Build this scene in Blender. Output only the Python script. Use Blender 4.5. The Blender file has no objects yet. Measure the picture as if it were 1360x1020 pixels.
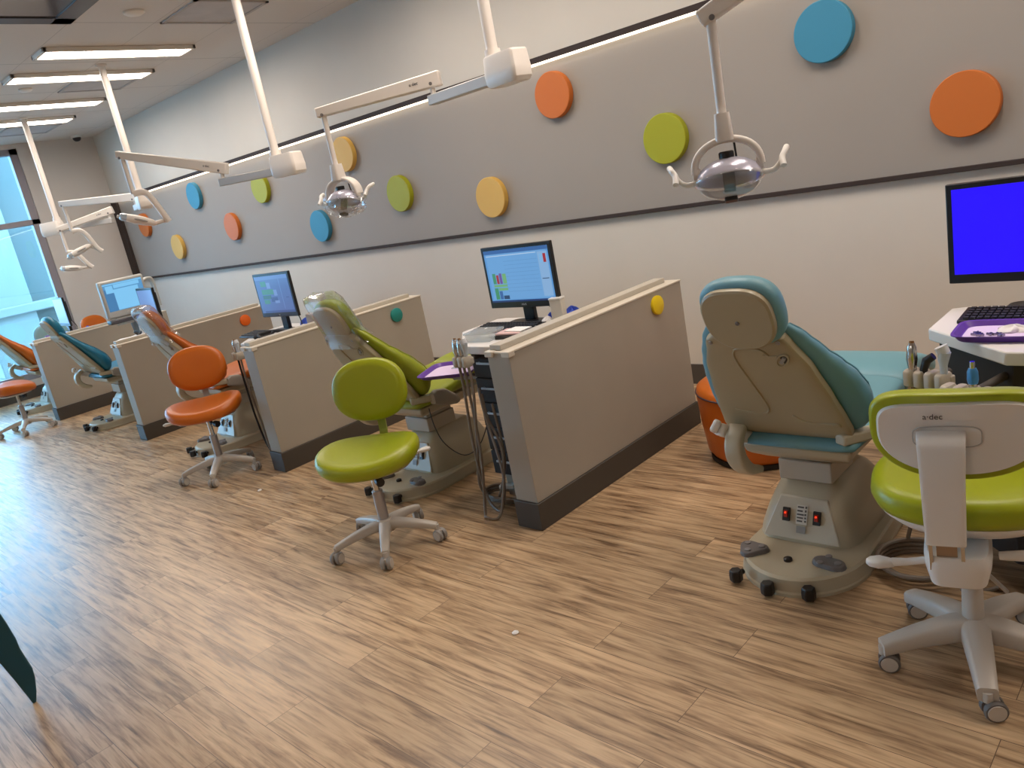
import bpy, bmesh, math, random
from mathutils import Vector, Matrix
random.seed(7)
SC = bpy.context.scene
COL = SC.collection
PI = math.pi
V = Vector

# ------------------------------------------------------------------ materials
def lin(c):
    return tuple(((x/255.0)/12.92 if x/255.0 <= 0.04045 else ((x/255.0+0.055)/1.055)**2.4) for x in c)

MATS = {}
def mat(name, rgb, rough=0.5, metal=0.0, noise=0.0, nscale=8.0, bump=0.0, bscale=300.0, coat=0.0, spec=0.5):
    """procedural Principled material; rgb is an sRGB albedo"""
    if name in MATS: return MATS[name]
    m = bpy.data.materials.new(name); m.use_nodes = True
    nt = m.node_tree; b = nt.nodes['Principled BSDF']
    c = lin(rgb)
    b.inputs['Base Color'].default_value = (*c, 1)
    b.inputs['Roughness'].default_value = rough
    b.inputs['Metallic'].default_value = metal
    b.inputs['Specular IOR Level'].default_value = spec
    b.inputs['Coat Weight'].default_value = coat
    if noise > 0 or bump > 0:
        tc = nt.nodes.new('ShaderNodeTexCoord')
    if noise > 0:
        n = nt.nodes.new('ShaderNodeTexNoise'); n.inputs['Scale'].default_value = nscale; n.inputs['Detail'].default_value = 4
        nt.links.new(tc.outputs['Object'], n.inputs['Vector'])
        r = nt.nodes.new('ShaderNodeValToRGB')
        r.color_ramp.elements[0].position = 0.3; r.color_ramp.elements[1].position = 0.7
        r.color_ramp.elements[0].color = (*[x*(1-noise) for x in c], 1)
        r.color_ramp.elements[1].color = (*[min(1, x*(1+noise)) for x in c], 1)
        nt.links.new(n.outputs['Fac'], r.inputs['Fac']); nt.links.new(r.outputs['Color'], b.inputs['Base Color'])
    if bump > 0:
        n2 = nt.nodes.new('ShaderNodeTexNoise'); n2.inputs['Scale'].default_value = bscale; n2.inputs['Detail'].default_value = 3
        nt.links.new(tc.outputs['Object'], n2.inputs['Vector'])
        bp = nt.nodes.new('ShaderNodeBump'); bp.inputs['Strength'].default_value = bump; bp.inputs['Distance'].default_value = 0.002
        nt.links.new(n2.outputs['Fac'], bp.inputs['Height']); nt.links.new(bp.outputs['Normal'], b.inputs['Normal'])
    MATS[name] = m
    return m

def emit(name, rgb, strength=1.0):
    if name in MATS: return MATS[name]
    m = bpy.data.materials.new(name); m.use_nodes = True
    nt = m.node_tree; nt.nodes.clear()
    e = nt.nodes.new('ShaderNodeEmission'); e.inputs['Color'].default_value = (*lin(rgb), 1); e.inputs['Strength'].default_value = strength
    o = nt.nodes.new('ShaderNodeOutputMaterial'); nt.links.new(e.outputs[0], o.inputs[0])
    MATS[name] = m
    return m

def screen(name, rgb, strength=1.0):
    """a lit display pixel area behind glossy glass"""
    if name in MATS: return MATS[name]
    m = bpy.data.materials.new(name); m.use_nodes = True
    b = m.node_tree.nodes['Principled BSDF']
    b.inputs['Base Color'].default_value = (0.008, 0.008, 0.01, 1); b.inputs['Roughness'].default_value = 0.3
    b.inputs['Emission Color'].default_value = (*lin(rgb), 1); b.inputs['Emission Strength'].default_value = strength
    MATS[name] = m
    return m

def clear(name, tint, gloss=0.1, rough=0.05, haze=0.0):
    """see-through film, glass or clear plastic"""
    if name in MATS: return MATS[name]
    m = bpy.data.materials.new(name); m.use_nodes = True
    nt = m.node_tree; nt.nodes.clear()
    t = nt.nodes.new('ShaderNodeBsdfTransparent'); t.inputs['Color'].default_value = (*tint, 1)
    g = nt.nodes.new('ShaderNodeBsdfGlossy'); g.inputs['Roughness'].default_value = rough; g.inputs['Color'].default_value = (1, 1, 1, 1)
    mx = nt.nodes.new('ShaderNodeMixShader')
    lw = nt.nodes.new('ShaderNodeLayerWeight'); lw.inputs['Blend'].default_value = 0.35
    mt = nt.nodes.new('ShaderNodeMath'); mt.operation = 'MULTIPLY_ADD'; mt.inputs[1].default_value = 0.5; mt.inputs[2].default_value = gloss
    nt.links.new(lw.outputs['Fresnel'], mt.inputs[0]); nt.links.new(mt.outputs[0], mx.inputs[0])
    nt.links.new(t.outputs[0], mx.inputs[1]); nt.links.new(g.outputs[0], mx.inputs[2])
    out = mx
    if haze > 0:
        d = nt.nodes.new('ShaderNodeBsdfDiffuse'); d.inputs['Color'].default_value = (0.85, 0.87, 0.9, 1)
        m2 = nt.nodes.new('ShaderNodeMixShader'); m2.inputs[0].default_value = haze
        nt.links.new(mx.outputs[0], m2.inputs[1]); nt.links.new(d.outputs[0], m2.inputs[2]); out = m2
    o = nt.nodes.new('ShaderNodeOutputMaterial'); nt.links.new(out.outputs[0], o.inputs[0])
    MATS[name] = m
    return m

def floor_mat():
    m = bpy.data.materials.new('vinyl_plank_floor'); m.use_nodes = True
    nt = m.node_tree; L = nt.links.new; b = nt.nodes['Principled BSDF']
    tc = nt.nodes.new('ShaderNodeTexCoord')
    br = nt.nodes.new('ShaderNodeTexBrick')
    br.offset = 0.37; br.offset_frequency = 2; br.squash = 1.0
    br.inputs['Scale'].default_value = 1.0; br.inputs['Mortar Size'].default_value = 0.0012; br.inputs['Mortar Smooth'].default_value = 0.3
    br.inputs['Brick Width'].default_value = 1.22; br.inputs['Row Height'].default_value = 0.178; br.inputs['Bias'].default_value = 0.0
    br.inputs['Color1'].default_value = (0, 0, 0, 1); br.inputs['Color2'].default_value = (1, 1, 1, 1); br.inputs['Mortar'].default_value = (0.5, 0.5, 0.5, 1)
    L(tc.outputs['Object'], br.inputs['Vector'])
    sep = nt.nodes.new('ShaderNodeSeparateColor'); L(br.outputs['Color'], sep.inputs[0])
    # grain, stretched along the plank and shifted per plank
    mp = nt.nodes.new('ShaderNodeMapping'); mp.inputs['Scale'].default_value = (2.3, 27.0, 1.0)
    L(tc.outputs['Object'], mp.inputs['Vector'])
    sh = nt.nodes.new('ShaderNodeCombineXYZ')
    mu = nt.nodes.new('ShaderNodeMath'); mu.operation = 'MULTIPLY'; mu.inputs[1].default_value = 23.0; L(sep.outputs[0], mu.inputs[0])
    L(mu.outputs[0], sh.inputs[2]); L(mu.outputs[0], sh.inputs[0])
    ad = nt.nodes.new('ShaderNodeVectorMath'); ad.operation = 'ADD'; L(mp.outputs[0], ad.inputs[0]); L(sh.outputs[0], ad.inputs[1])
    n1 = nt.nodes.new('ShaderNodeTexNoise'); n1.inputs['Scale'].default_value = 1.25; n1.inputs['Detail'].default_value = 6; n1.inputs['Roughness'].default_value = 0.62; n1.inputs['Distortion'].default_value = 0.5
    L(ad.outputs[0], n1.inputs['Vector'])
    r1 = nt.nodes.new('ShaderNodeValToRGB'); e = r1.color_ramp.elements
    e[0].position = 0.33; e[0].color = (*lin((124, 97, 72)), 1)
    e[1].position = 0.70; e[1].color = (*lin((214, 184, 146)), 1)
    x = e.new(0.43); x.color = (*lin((168, 138, 106)), 1)
    x = e.new(0.53); x.color = (*lin((194, 163, 127)), 1)
    L(n1.outputs['Fac'], r1.inputs['Fac'])
    # fine dark streaks
    mp2 = nt.nodes.new('ShaderNodeMapping'); mp2.inputs['Scale'].default_value = (2.6, 62.0, 1.0); L(tc.outputs['Object'], mp2.inputs['Vector'])
    ad2 = nt.nodes.new('ShaderNodeVectorMath'); ad2.operation = 'ADD'; L(mp2.outputs[0], ad2.inputs[0]); L(sh.outputs[0], ad2.inputs[1])
    n2 = nt.nodes.new('ShaderNodeTexNoise'); n2.inputs['Scale'].default_value = 1.6; n2.inputs['Detail'].default_value = 3; L(ad2.outputs[0], n2.inputs['Vector'])
    r2 = nt.nodes.new('ShaderNodeValToRGB'); e = r2.color_ramp.elements
    e[0].position = 0.30; e[0].color = (0.42, 0.38, 0.34, 1); e[1].position = 0.45; e[1].color = (1, 1, 1, 1)
    L(n2.outputs['Fac'], r2.inputs['Fac'])
    mx = nt.nodes.new('ShaderNodeMix'); mx.data_type = 'RGBA'; mx.blend_type = 'MULTIPLY'; mx.inputs[0].default_value = 0.8
    L(r1.outputs[0], mx.inputs[6]); L(r2.outputs[0], mx.inputs[7])
    # plank to plank tone
    tv = nt.nodes.new('ShaderNodeMapRange'); tv.inputs[3].default_value = 0.84; tv.inputs[4].default_value = 1.12; L(sep.outputs[0], tv.inputs[0])
    hs = nt.nodes.new('ShaderNodeHueSaturation'); L(mx.outputs[2], hs.inputs['Color']); L(tv.outputs[0], hs.inputs['Value'])
    # joints
    jm = nt.nodes.new('ShaderNodeMix'); jm.data_type = 'RGBA'; L(br.outputs['Fac'], jm.inputs[0]); L(hs.outputs[0], jm.inputs[6]); jm.inputs[7].default_value = (*lin((92, 72, 54)), 1)
    L(jm.outputs[2], b.inputs['Base Color'])
    b.inputs['Roughness'].default_value = 0.36
    rr = nt.nodes.new('ShaderNodeMapRange'); rr.inputs[3].default_value = 0.26; rr.inputs[4].default_value = 0.40; L(n1.outputs['Fac'], rr.inputs[0]); L(rr.outputs[0], b.inputs['Roughness'])
    bp = nt.nodes.new('ShaderNodeBump'); bp.inputs['Strength'].default_value = 0.25; bp.inputs['Distance'].default_value = 0.002
    L(n2.outputs['Fac'], bp.inputs['Height']); L(bp.outputs[0], b.inputs['Normal'])
    return m

def ceiling_mat():
    m = bpy.data.materials.new('ceiling_tiles'); m.use_nodes = True
    nt = m.node_tree; L = nt.links.new; b = nt.nodes['Principled BSDF']
    tc = nt.nodes.new('ShaderNodeTexCoord'); sp = nt.nodes.new('ShaderNodeSeparateXYZ'); L(tc.outputs['Object'], sp.inputs[0])
    def lines(out, period, off, w):
        a = nt.nodes.new('ShaderNodeMath'); a.operation = 'SUBTRACT'; L(out, a.inputs[0]); a.inputs[1].default_value = off
        p = nt.nodes.new('ShaderNodeMath'); p.operation = 'PINGPONG'; L(a.outputs[0], p.inputs[0]); p.inputs[1].default_value = period/2
        c = nt.nodes.new('ShaderNodeMath'); c.operation = 'LESS_THAN'; L(p.outputs[0], c.inputs[0]); c.inputs[1].default_value = w
        return c.outputs[0]
    lx = lines(sp.outputs[0], 1.25, -6.375, 0.006); ly = lines(sp.outputs[1], 0.64, 2.52, 0.0022)
    mxx = nt.nodes.new('ShaderNodeMath'); mxx.operation = 'MAXIMUM'; L(lx, mxx.inputs[0]); L(ly, mxx.inputs[1])
    n = nt.nodes.new('ShaderNodeTexNoise'); n.inputs['Scale'].default_value = 160; L(tc.outputs['Object'], n.inputs['Vector'])
    r = nt.nodes.new('ShaderNodeValToRGB'); r.color_ramp.elements[0].color = (*lin((206, 199, 193)), 1); r.color_ramp.elements[1].color = (*lin((218, 211, 204)), 1)
    L(n.outputs['Fac'], r.inputs['Fac'])
    mx = nt.nodes.new('ShaderNodeMix'); mx.data_type = 'RGBA'; L(mxx.outputs[0], mx.inputs[0]); L(r.outputs[0], mx.inputs[6]); mx.inputs[7].default_value = (*lin((172, 165, 160)), 1)
    L(mx.outputs[2], b.inputs['Base Color']); b.inputs['Roughness'].default_value = 0.9
    return m

# ------------------------------------------------------------------ mesh builder
class MB:
    def __init__(s): s.bm = bmesh.new(); s.mi = 0
    def face(s, vs):
        try:
            f = s.bm.faces.new(vs); f.material_index = s.mi; return f
        except ValueError: return None
    def ring(s, pts): return [s.bm.verts.new(p) for p in pts]
    def loft(s, rings, cap=(True, True), closed=True):
        rs = [s.ring(r) for r in rings]
        for a, b in zip(rs, rs[1:]):
            n = len(a)
            for i in range(n if closed else n-1):
                j = (i+1) % n
                s.face([a[i], a[j], b[j], b[i]])
        if cap[0]: s.face(list(reversed(rs[0])))
        if cap[1]: s.face(rs[-1])
        return s
    def box(s, x0, y0, z0, x1, y1, z1):
        return s.loft([[V((x0,y0,z0)),V((x1,y0,z0)),V((x1,y1,z0)),V((x0,y1,z0))],[V((x0,y0,z1)),V((x1,y0,z1)),V((x1,y1,z1)),V((x0,y1,z1))]])
    def prism(s, out, z0, z1, k=1.0, cen=(0,0)):
        c = V((cen[0], cen[1]))
        return s.loft([[V((x,y,z0)) for x,y in out], [V((c.x+(x-c.x)*k, c.y+(y-c.y)*k, z1)) for x,y in out]])
    def plate(s, out, o, u, v, n, t0, t1, k=1.0):
        """2D outline drawn in axes u,v at o, extruded along n from t0 to t1"""
        o,u,v,n = V(o),V(u),V(v),V(n)
        return s.loft([[o+u*x+v*y+n*t0 for x,y in out],[o+u*x*k+v*y*k+n*t1 for x,y in out]])
    def bar(s, p0, p1, w, h, up=(0,0,1), w1=None, h1=None):
        p0,p1 = V(p0),V(p1); d = (p1-p0).normalized(); a = d.cross(V(up))
        if a.length < 1e-4: a = d.cross(V((1,0,0)))
        a.normalize(); b = a.cross(d).normalized()
        w1 = w if w1 is None else w1; h1 = h if h1 is None else h1
        R = lambda p,w,h: [p-a*w/2-b*h/2, p+a*w/2-b*h/2, p+a*w/2+b*h/2, p-a*w/2+b*h/2]
        return s.loft([R(p0,w,h), R(p1,w1,h1)])
    def tube(s, pts, r, n=8, cap=(True,True), squash=None):
        pts = [V(p) for p in pts]; m = len(pts)
        rr = r if isinstance(r,(list,tuple)) else [r]*m
        rings = []; prev = None
        for i,p in enumerate(pts):
            t = (pts[min(i+1,m-1)]-pts[max(i-1,0)]).normalized()
            if prev is None:
                a = t.cross(V((0,0,1)))
                if a.length < 1e-3: a = t.cross(V((1,0,0)))
                a.normalize()
            else:
                a = prev - t*prev.dot(t)
                if a.length < 1e-4: a = t.cross(V((0,1,0)))
                a.normalize()
            prev = a; b = t.cross(a)
            rings.append([p+(a*math.cos(2*PI*k/n)+b*math.sin(2*PI*k/n))*rr[i] for k in range(n)])
        return s.loft(rings, cap)
    def cyl(s, p0, p1, r0, r1=None, n=20):
        return s.tube([p0,p1],[r0, r0 if r1 is None else r1], n)
    def lathe(s, prof, o=(0,0,0), ax=(0,0,1), n=28, cap=(True,True)):
        o=V(o); ax=V(ax).normalized(); u=ax.orthogonal().normalized(); v=ax.cross(u)
        return s.loft([[o+ax*z+(u*math.cos(2*PI*k/n)+v*math.sin(2*PI*k/n))*max(r,1e-4) for k in range(n)] for r,z in prof], cap)
    def sheet(s, grid):
        g = [s.ring(r) for r in grid]
        for a,b in zip(g,g[1:]):
            for i in range(len(a)-1): s.face([a[i],a[i+1],b[i+1],b[i]])
        return s
    def build(s, name, mats, parent=None, bevel=0.0, seg=2, angle=38, sub=0, weld=False):
        bm = s.bm
        if weld: bmesh.ops.remove_doubles(bm, verts=bm.verts, dist=1e-5)
        bmesh.ops.recalc_face_normals(bm, faces=bm.faces)
        lim = math.radians(angle)
        for e in bm.edges:
            e.smooth = not (len(e.link_faces) != 2 or e.calc_face_angle(0) > lim)
        for f in bm.faces: f.smooth = True
        me = bpy.data.meshes.new(name); bm.to_mesh(me); bm.free()
        for m in (mats if isinstance(mats,(list,tuple)) else [mats]): me.materials.append(m)
        o = bpy.data.objects.new(name, me); COL.objects.link(o)
        if parent: o.parent = parent
        if bevel > 0:
            b = o.modifiers.new('edge','BEVEL'); b.width = bevel; b.segments = seg; b.limit_method = 'ANGLE'; b.angle_limit = math.radians(40); b.use_clamp_overlap = True
        if sub:
            q = o.modifiers.new('sub','SUBSURF'); q.levels = sub; q.render_levels = sub
        return o

def se(c, u, v, a, b, n=28, e=2.5, ph=0.0):
    c,u,v = V(c),V(u),V(v); out=[]
    for k in range(n):
        t = 2*PI*k/n+ph; ct,st = math.cos(t),math.sin(t)
        out.append(c+u*(a*math.copysign(abs(ct)**(2/e),ct))+v*(b*math.copysign(abs(st)**(2/e),st)))
    return out
def se2(a, b, n=32, e=2.5, b2=None, e2=None):
    """2-D outline; b2/e2 shape the lower half"""
    out=[]
    for k in range(n):
        t=2*PI*k/n; ct,st=math.cos(t),math.sin(t)
        ee = e if st>=0 or e2 is None else e2; bb = b if st>=0 or b2 is None else b2
        out.append((a*math.copysign(abs(ct)**(2/ee),ct), bb*math.copysign(abs(st)**(2/ee),st)))
    return out
def smooth(pts, k=6):
    pts=[V(p) for p in pts]; out=[]
    for i in range(len(pts)-1):
        p0=pts[max(i-1,0)];p1=pts[i];p2=pts[i+1];p3=pts[min(i+2,len(pts)-1)]
        for j in range(k):
            t=j/k; out.append(0.5*((2*p1)+(p2-p0)*t+(2*p0-5*p1+4*p2-p3)*t*t+(3*p1-p0-3*p2+p3)*t**3))
    out.append(pts[-1]); return out
def lerp(xs, ys, x):
    for i in range(len(xs)-1):
        if x <= xs[i+1]:
            t=(x-xs[i])/(xs[i+1]-xs[i]); t=max(0,min(1,t)); t=t*t*(3-2*t)*0.5+t*0.5
            return ys[i]+(ys[i+1]-ys[i])*t
    return ys[-1]

def thing(name, label, cat, loc=(0,0,0), rz=0.0, group=None):
    o = bpy.data.objects.new(name, None); COL.objects.link(o); o.empty_display_size = 0.1
    o.location = loc; o.rotation_euler = (0,0,rz); o['label']=label; o['category']=cat
    if group: o['group']=group
    return o
def tag(o, label, cat, group=None, kind=None):
    o['label']=label; o['category']=cat
    if group: o['group']=group
    if kind: o['kind']=kind
    return o
def struct(o): o['kind']='structure'; return o
def dup(root):
    r=root.copy(); COL.objects.link(r)
    for c in list(root.children):
        k=dup(c); k.parent=r
    return r
def text(name, s, size, m, parent, M, ext=0.0006):
    cu=bpy.data.curves.new(name,'FONT'); cu.body=s; cu.size=size; cu.align_x='CENTER'; cu.align_y='CENTER'; cu.extrude=ext
    t=bpy.data.objects.new(name,cu); COL.objects.link(t)
    bpy.context.view_layer.update()
    me=bpy.data.meshes.new_from_object(t.evaluated_get(bpy.context.evaluated_depsgraph_get()))
    bpy.data.objects.remove(t); bpy.data.curves.remove(cu)
    me.name=name; me.transform(M); me.materials.clear(); me.materials.append(m)
    o=bpy.data.objects.new(name,me); COL.objects.link(o); o.parent=parent
    return o
def frame(o,u,v):
    """matrix whose x axis is u, y axis is v, origin o"""
    u=V(u).normalized(); v=V(v); v=(v-u*v.dot(u)).normalized(); w=u.cross(v)
    return Matrix(((u.x,v.x,w.x,o[0]),(u.y,v.y,w.y,o[1]),(u.z,v.z,w.z,o[2]),(0,0,0,1)))

# ------------------------------------------------------------------ palette
WALL   = mat('wall_paint_cream',(204,198,188),0.85,noise=0.015,nscale=3)
WALLG  = mat('wall_paint_taupe',(208,202,196),0.85,noise=0.015,nscale=3)
PANEL  = mat('accent_panel_grey',(151,144,137),0.72,noise=0.012,nscale=2)
DARK   = mat('dark_bronze_trim',(58,49,47),0.75,spec=0.25)
PART   = mat('partition_laminate',(166,158,145),0.6,noise=0.02,nscale=4)
CAPM   = mat('partition_cap',(212,203,188),0.5)
BASE   = mat('rubber_base',(72,66,60),0.55)
WHITE  = mat('white_laminate',(232,228,224),0.35)
WPLAS  = mat('white_plastic',(228,224,218),0.32)
ARMW   = mat('lamp_arm_white',(226,218,210),0.35)
ARMD   = mat('lamp_arm_grey',(190,186,182),0.4)
SHELL  = mat('beige_shell_plastic',(166,152,122),0.38,noise=0.02,nscale=5)
BASEG  = mat('beige_base_plastic',(186,176,152),0.36)
GREYP  = mat('grey_plastic',(150,146,142),0.45)
PEDAL  = mat('pedal_grey',(112,108,108),0.5)
STAR   = mat('stool_base_grey',(196,188,178),0.35)
BLACK  = mat('black_plastic',(26,24,25),0.4)
BLACKM = mat('black_cabinet',(50,44,41),0.62,spec=0.3)
CHROME = mat('chrome',(205,203,200),0.18,metal=1.0)
ALU    = mat('brushed_aluminium',(176,172,172),0.38,metal=0.7)
WINF   = mat('window_frame_metal',(150,144,150),0.45,metal=0.3)
HOSE   = mat('hose_grey_brown',(126,112,98),0.5)
RUB    = mat('black_rubber',(30,28,28),0.6)
TYRE   = mat('caster_grey',(150,146,142),0.45)
LIME   = mat('lime_vinyl',(156,164,18),0.36,noise=0.03,nscale=6,bump=0.08,bscale=500)
LIMEC  = mat('lime_chair_vinyl',(146,156,30),0.4,noise=0.03,nscale=6,bump=0.08,bscale=500)
ORNG   = mat('orange_vinyl',(196,100,18),0.36,noise=0.03,nscale=6,bump=0.08,bscale=500)
TEAL   = mat('teal_vinyl',(20,112,142),0.38,noise=0.03,nscale=6,bump=0.08,bscale=500)
BLUEG  = mat('blue_grey_vinyl',(108,158,172),0.42,noise=0.03,nscale=6,bump=0.08,bscale=500)
DTEAL  = mat('deep_teal_laminate',(8,72,88),0.4)
TANW   = mat('tan_wood',(176,130,78),0.5,noise=0.1,nscale=6)
D_OR = mat('disc_orange',(190,102,34),0.6); D_LI = mat('disc_lime',(152,156,14),0.6); D_YE = mat('disc_yellow',(204,164,80),0.6); D_BL = mat('disc_blue',(52,132,166),0.6)
D_YB = mat('disc_bright_yellow',(236,206,10),0.5); D_TE = mat('disc_teal',(26,134,128),0.5); D_OB = mat('disc_bright_orange',(244,110,14),0.5)
PURP   = mat('purple_plastic',(104,66,160),0.4); LILAC = mat('lilac_paper',(222,204,236),0.8)
GLOVE  = mat('blue_nitrile',(60,90,200),0.5); PAPER = mat('white_paper',(236,232,228),0.8); PINK=mat('pink_plastic',(226,190,188),0.5)
FILM   = clear('clear_plastic_film',(0.93,0.95,0.97),0.10,0.10,0.03)
CLEARP = clear('clear_plastic',(0.9,0.93,0.93),0.08,0.08,0.12)
LENS   = clear('lamp_shield',(0.93,0.93,0.92),0.10,0.06,0.08)
GLASS  = clear('window_glass',(0.70,0.86,0.92),0.03,0.02)
MIRR   = mat('lamp_reflector',(206,204,220),0.24,metal=0.35)
RED    = emit('red_rocker_lamp',(255,60,30),1.6)
LAMPE  = emit('troffer_diffuser',(255,241,228),28.0)
COVE   = emit('cove_led',(255,236,208),4.0)

# ------------------------------------------------------------------ setting
XL_, XR_, YB_, YF_, ZC_ = -12.2, 4.5, 4.66, -5.0, 3.33
b=MB(); b.box(XL_-0.2,YF_,-0.12,XR_,YB_+0.15,0); struct(b.build('floor',floor_mat()))
b=MB(); b.box(XL_-0.2,YF_,ZC_,XR_,YB_+0.15,ZC_+0.12); struct(b.build('ceiling',ceiling_mat()))
b=MB(); b.box(XL_-0.2,YB_,0,XR_,YB_+0.15,ZC_); struct(b.build('wall_back',WALL))
b=MB(); b.box(XR_,YF_,0,XR_+0.15,YB_,ZC_); struct(b.build('wall_right',WALL))
b=MB(); b.box(XL_-0.2,YF_-0.15,0,XR_,YF_,ZC_); struct(b.build('wall_front',WALL))
# far (window) wall: pier, sill and header are one wall
b=MB(); b.box(XL_-0.2,3.64,0,XL_,YB_,ZC_); b.box(XL_-0.2,YF_,0,XL_,3.64,0.24); b.box(XL_-0.2,YF_,3.27,XL_,3.64,ZC_)
struct(b.build('wall_left',WALLG))
b=MB(); b.box(XL_,YF_,0,XL_+0.012,YB_,0.145); struct(b.build('baseboard_left',BASE))
b=MB(); b.box(XL_+0.012,YB_-0.012,0,XR_,YB_,0.145); struct(b.build('baseboard_back',BASE))
# accent panel on the long wall with dark trims and a glowing cove line
b=MB(); b.box(-12.02,YB_-0.012,1.262,XR_,YB_,2.40); struct(b.build('trim_1',PANEL))
b=MB(); b.box(-12.19,YB_-0.05,2.392,XR_,YB_,2.432); struct(b.build('trim_2',DARK,bevel=0.003))
b=MB(); b.box(-12.19,YB_-0.035,1.238,XR_,YB_,1.264); struct(b.build('trim_3',DARK,bevel=0.003))
b=MB(); b.box(-12.19,YB_-0.05,1.264,-12.0,YB_,2.392); struct(b.build('trim_4',DARK,bevel=0.003))
b=MB(); b.box(-12.0,YB_-0.044,2.379,XR_,YB_-0.014,2.3915); struct(b.build('trim_5',COVE))
# window
root=thing('window_1','floor to ceiling window','window'); root['kind']='structure'
del root['label']; del root['category']
b=MB()
ys=[3.54,2.02,0.50,-1.02,-2.54,-4.06]
for y in ys: b.box(XL_-0.12,y,0.24,XL_-0.02,y+0.10 if y==3.54 else y+0.06,3.27)
for z0,z1 in ((0.24,0.33),(2.262,2.335),(3.19,3.27)): b.box(XL_-0.12,YF_,z0,XL_-0.02,3.64,z1)
o=b.build('window_frame',WINF,root,bevel=0.004); o['kind']='structure'
b=MB(); b.box(XL_-0.075,YF_,0.3,XL_-0.065,3.6,3.22); o=b.build('window_pane',GLASS,root); o['kind']='structure'
# outside
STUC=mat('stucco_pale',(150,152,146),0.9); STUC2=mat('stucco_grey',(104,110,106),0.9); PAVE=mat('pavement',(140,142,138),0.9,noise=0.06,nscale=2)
b=MB(); b.box(-34,-22,-0.15,-12.4,12,-0.03); struct(b.build('ground',PAVE))
t=thing('building','pale stucco building with a column and ledge seen through the window','building',(-15.8,4.2,-0.03))
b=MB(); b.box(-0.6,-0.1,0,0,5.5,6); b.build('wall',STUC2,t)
b=MB(); b.box(-0.3,-0.9,0,0.25,-0.1,6); b.build('column',STUC,t,bevel=0.02)
b=MB(); b.box(-0.32,-1.0,1.02,0.33,5.5,1.18); b.build('ledge',STUC,t,bevel=0.02)
PAT=mat('patio_metal',(70,92,110),0.5)
t=thing('patio_table','dark metal patio table outside the window','table',(-14.4,2.35,-0.03))
b=MB(); b.lathe([(0.45,0.72),(0.46,0.735),(0.45,0.75)]); b.build('table_top',PAT,t)
b=MB(); b.cyl((0,0,0.05),(0,0,0.72),0.03); b.build('post',PAT,t)
b=MB()
for k in range(4):
    a=PI/4+k*PI/2; b.tube([(0,0,0.10),(0.35*math.cos(a),0.35*math.sin(a),0.015)],0.016)
b.build('foot',PAT,t)
def patio_chair(x,y,rz,label):
    t=thing('patio_chair',label,'chair',(x,y,-0.03),rz,'metal patio chairs outside')
    b=MB(); b.box(-0.22,-0.22,0.44,0.22,0.22,0.465); b.build('seat',PAT,t,bevel=0.008)
    for sx in (-1,1):
        b=MB(); b.tube([(sx*0.2,-0.2,0.44),(sx*0.22,-0.24,0)],0.012); b.build('leg',PAT,t)
        b=MB(); b.tube([(sx*0.2,0.28,0),(sx*0.2,0.2,0.45),(sx*0.2,0.27,0.9)],0.012); b.build('leg',PAT,t)
    b=MB()
    for i in range(6): b.box(-0.19+i*0.068,0.215,0.5,-0.15+i*0.068,0.235,0.88)
    b.box(-0.21,0.21,0.86,0.21,0.245,0.92); b.build('backrest',PAT,t)
patio_chair(-13.6,1.75,2.3,'dark metal patio chair outside, nearest the glass')
patio_chair(-15.1,2.75,-0.7,'dark metal patio chair outside, beyond the patio table')

# ceiling fittings
TRIMW=mat('troffer_white',(226,220,212),0.5)
def troffer(xc,y0,y1,label):
    t=thing('ceiling_light',label,'ceiling light',(xc,(y0+y1)/2,ZC_),0,'recessed strip ceiling lights')
    h=(y1-y0)/2; w=0.15
    b=MB()
    for a in ((-w,-h,w,-h+0.03),(-w,h-0.03,w,h),(-w,-h,-w+0.03,h),(w-0.03,-h,w,h)): b.box(a[0],a[1],-0.035,a[2],a[3],-0.0005)
    b.build('frame',TRIMW,t,bevel=0.004)
    b=MB(); 
    prof=[(-w+0.03,-0.012),(-0.08,-0.024),(0,-0.03),(0.08,-0.024),(w-0.03,-0.012)]
    b.sheet([[V((x,y,z)) for x,z in prof] for y in (-h+0.03,h-0.03)])
    b.build('diffuser',LAMPE,t)
names=['nearest of the four lit strip ceiling lights in view','second lit strip ceiling light, beside the second lamp post','third lit strip ceiling light, short of the far pair','farthest lit strip ceiling light, above the window end']
for xc,nm in zip((-7.22,-8.13,-9.45,-10.45),names): troffer(xc,2.53,3.82,nm)
ov=[(-4.7,2.53,3.82),(-3.6,2.53,3.82),(-2.2,2.53,3.82),(-0.9,2.53,3.82),(0.6,2.53,3.82),(2.2,2.53,3.82)]  # unseen strip lights added overhead to brighten the room
for x in (-8.6,-4.6,-0.6):
    for y in (-2.9,): ov.append((x,y,y+1.29))
for i,(x,y0,y1) in enumerate(ov): troffer(x,y0,y1,'added strip ceiling light overhead, unseen, there to light the room')
VENT=mat('vent_grey',(176,170,168),0.7)
def vent(x0,y0,x1,y1,label):
    t=thing('ceiling_vent',label,'vent',((x0+x1)/2,(y0+y1)/2,ZC_),0,'square ceiling air vents')
    a,c=(x1-x0)/2,(y1-y0)/2
    b=MB()
    for q in ((-a,-c,a,-c+0.03),(-a,c-0.03,a,c),(-a,-c,-a+0.03,c),(a-0.03,-c,a,c)): b.box(q[0],q[1],-0.012,q[2],q[3],-0.0005)
    b.build('frame',VENT,t)
    b=MB(); b.box(-a+0.03,-c+0.03,-0.006,a-0.03,c-0.03,-0.0005); b.build('face_plate',mat('vent_face',(186,181,180),0.7,noise=0.08,nscale=5),t)
vent(-6.37,3.2,-5.75,3.82,'grey square air vent in the ceiling nearest the camera')
vent(-8.88,3.19,-8.27,3.82,'grey square air vent beyond the second strip light')
vent(-11.42,3.2,-10.8,3.82,'grey square air vent farthest away, near the window')
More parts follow.
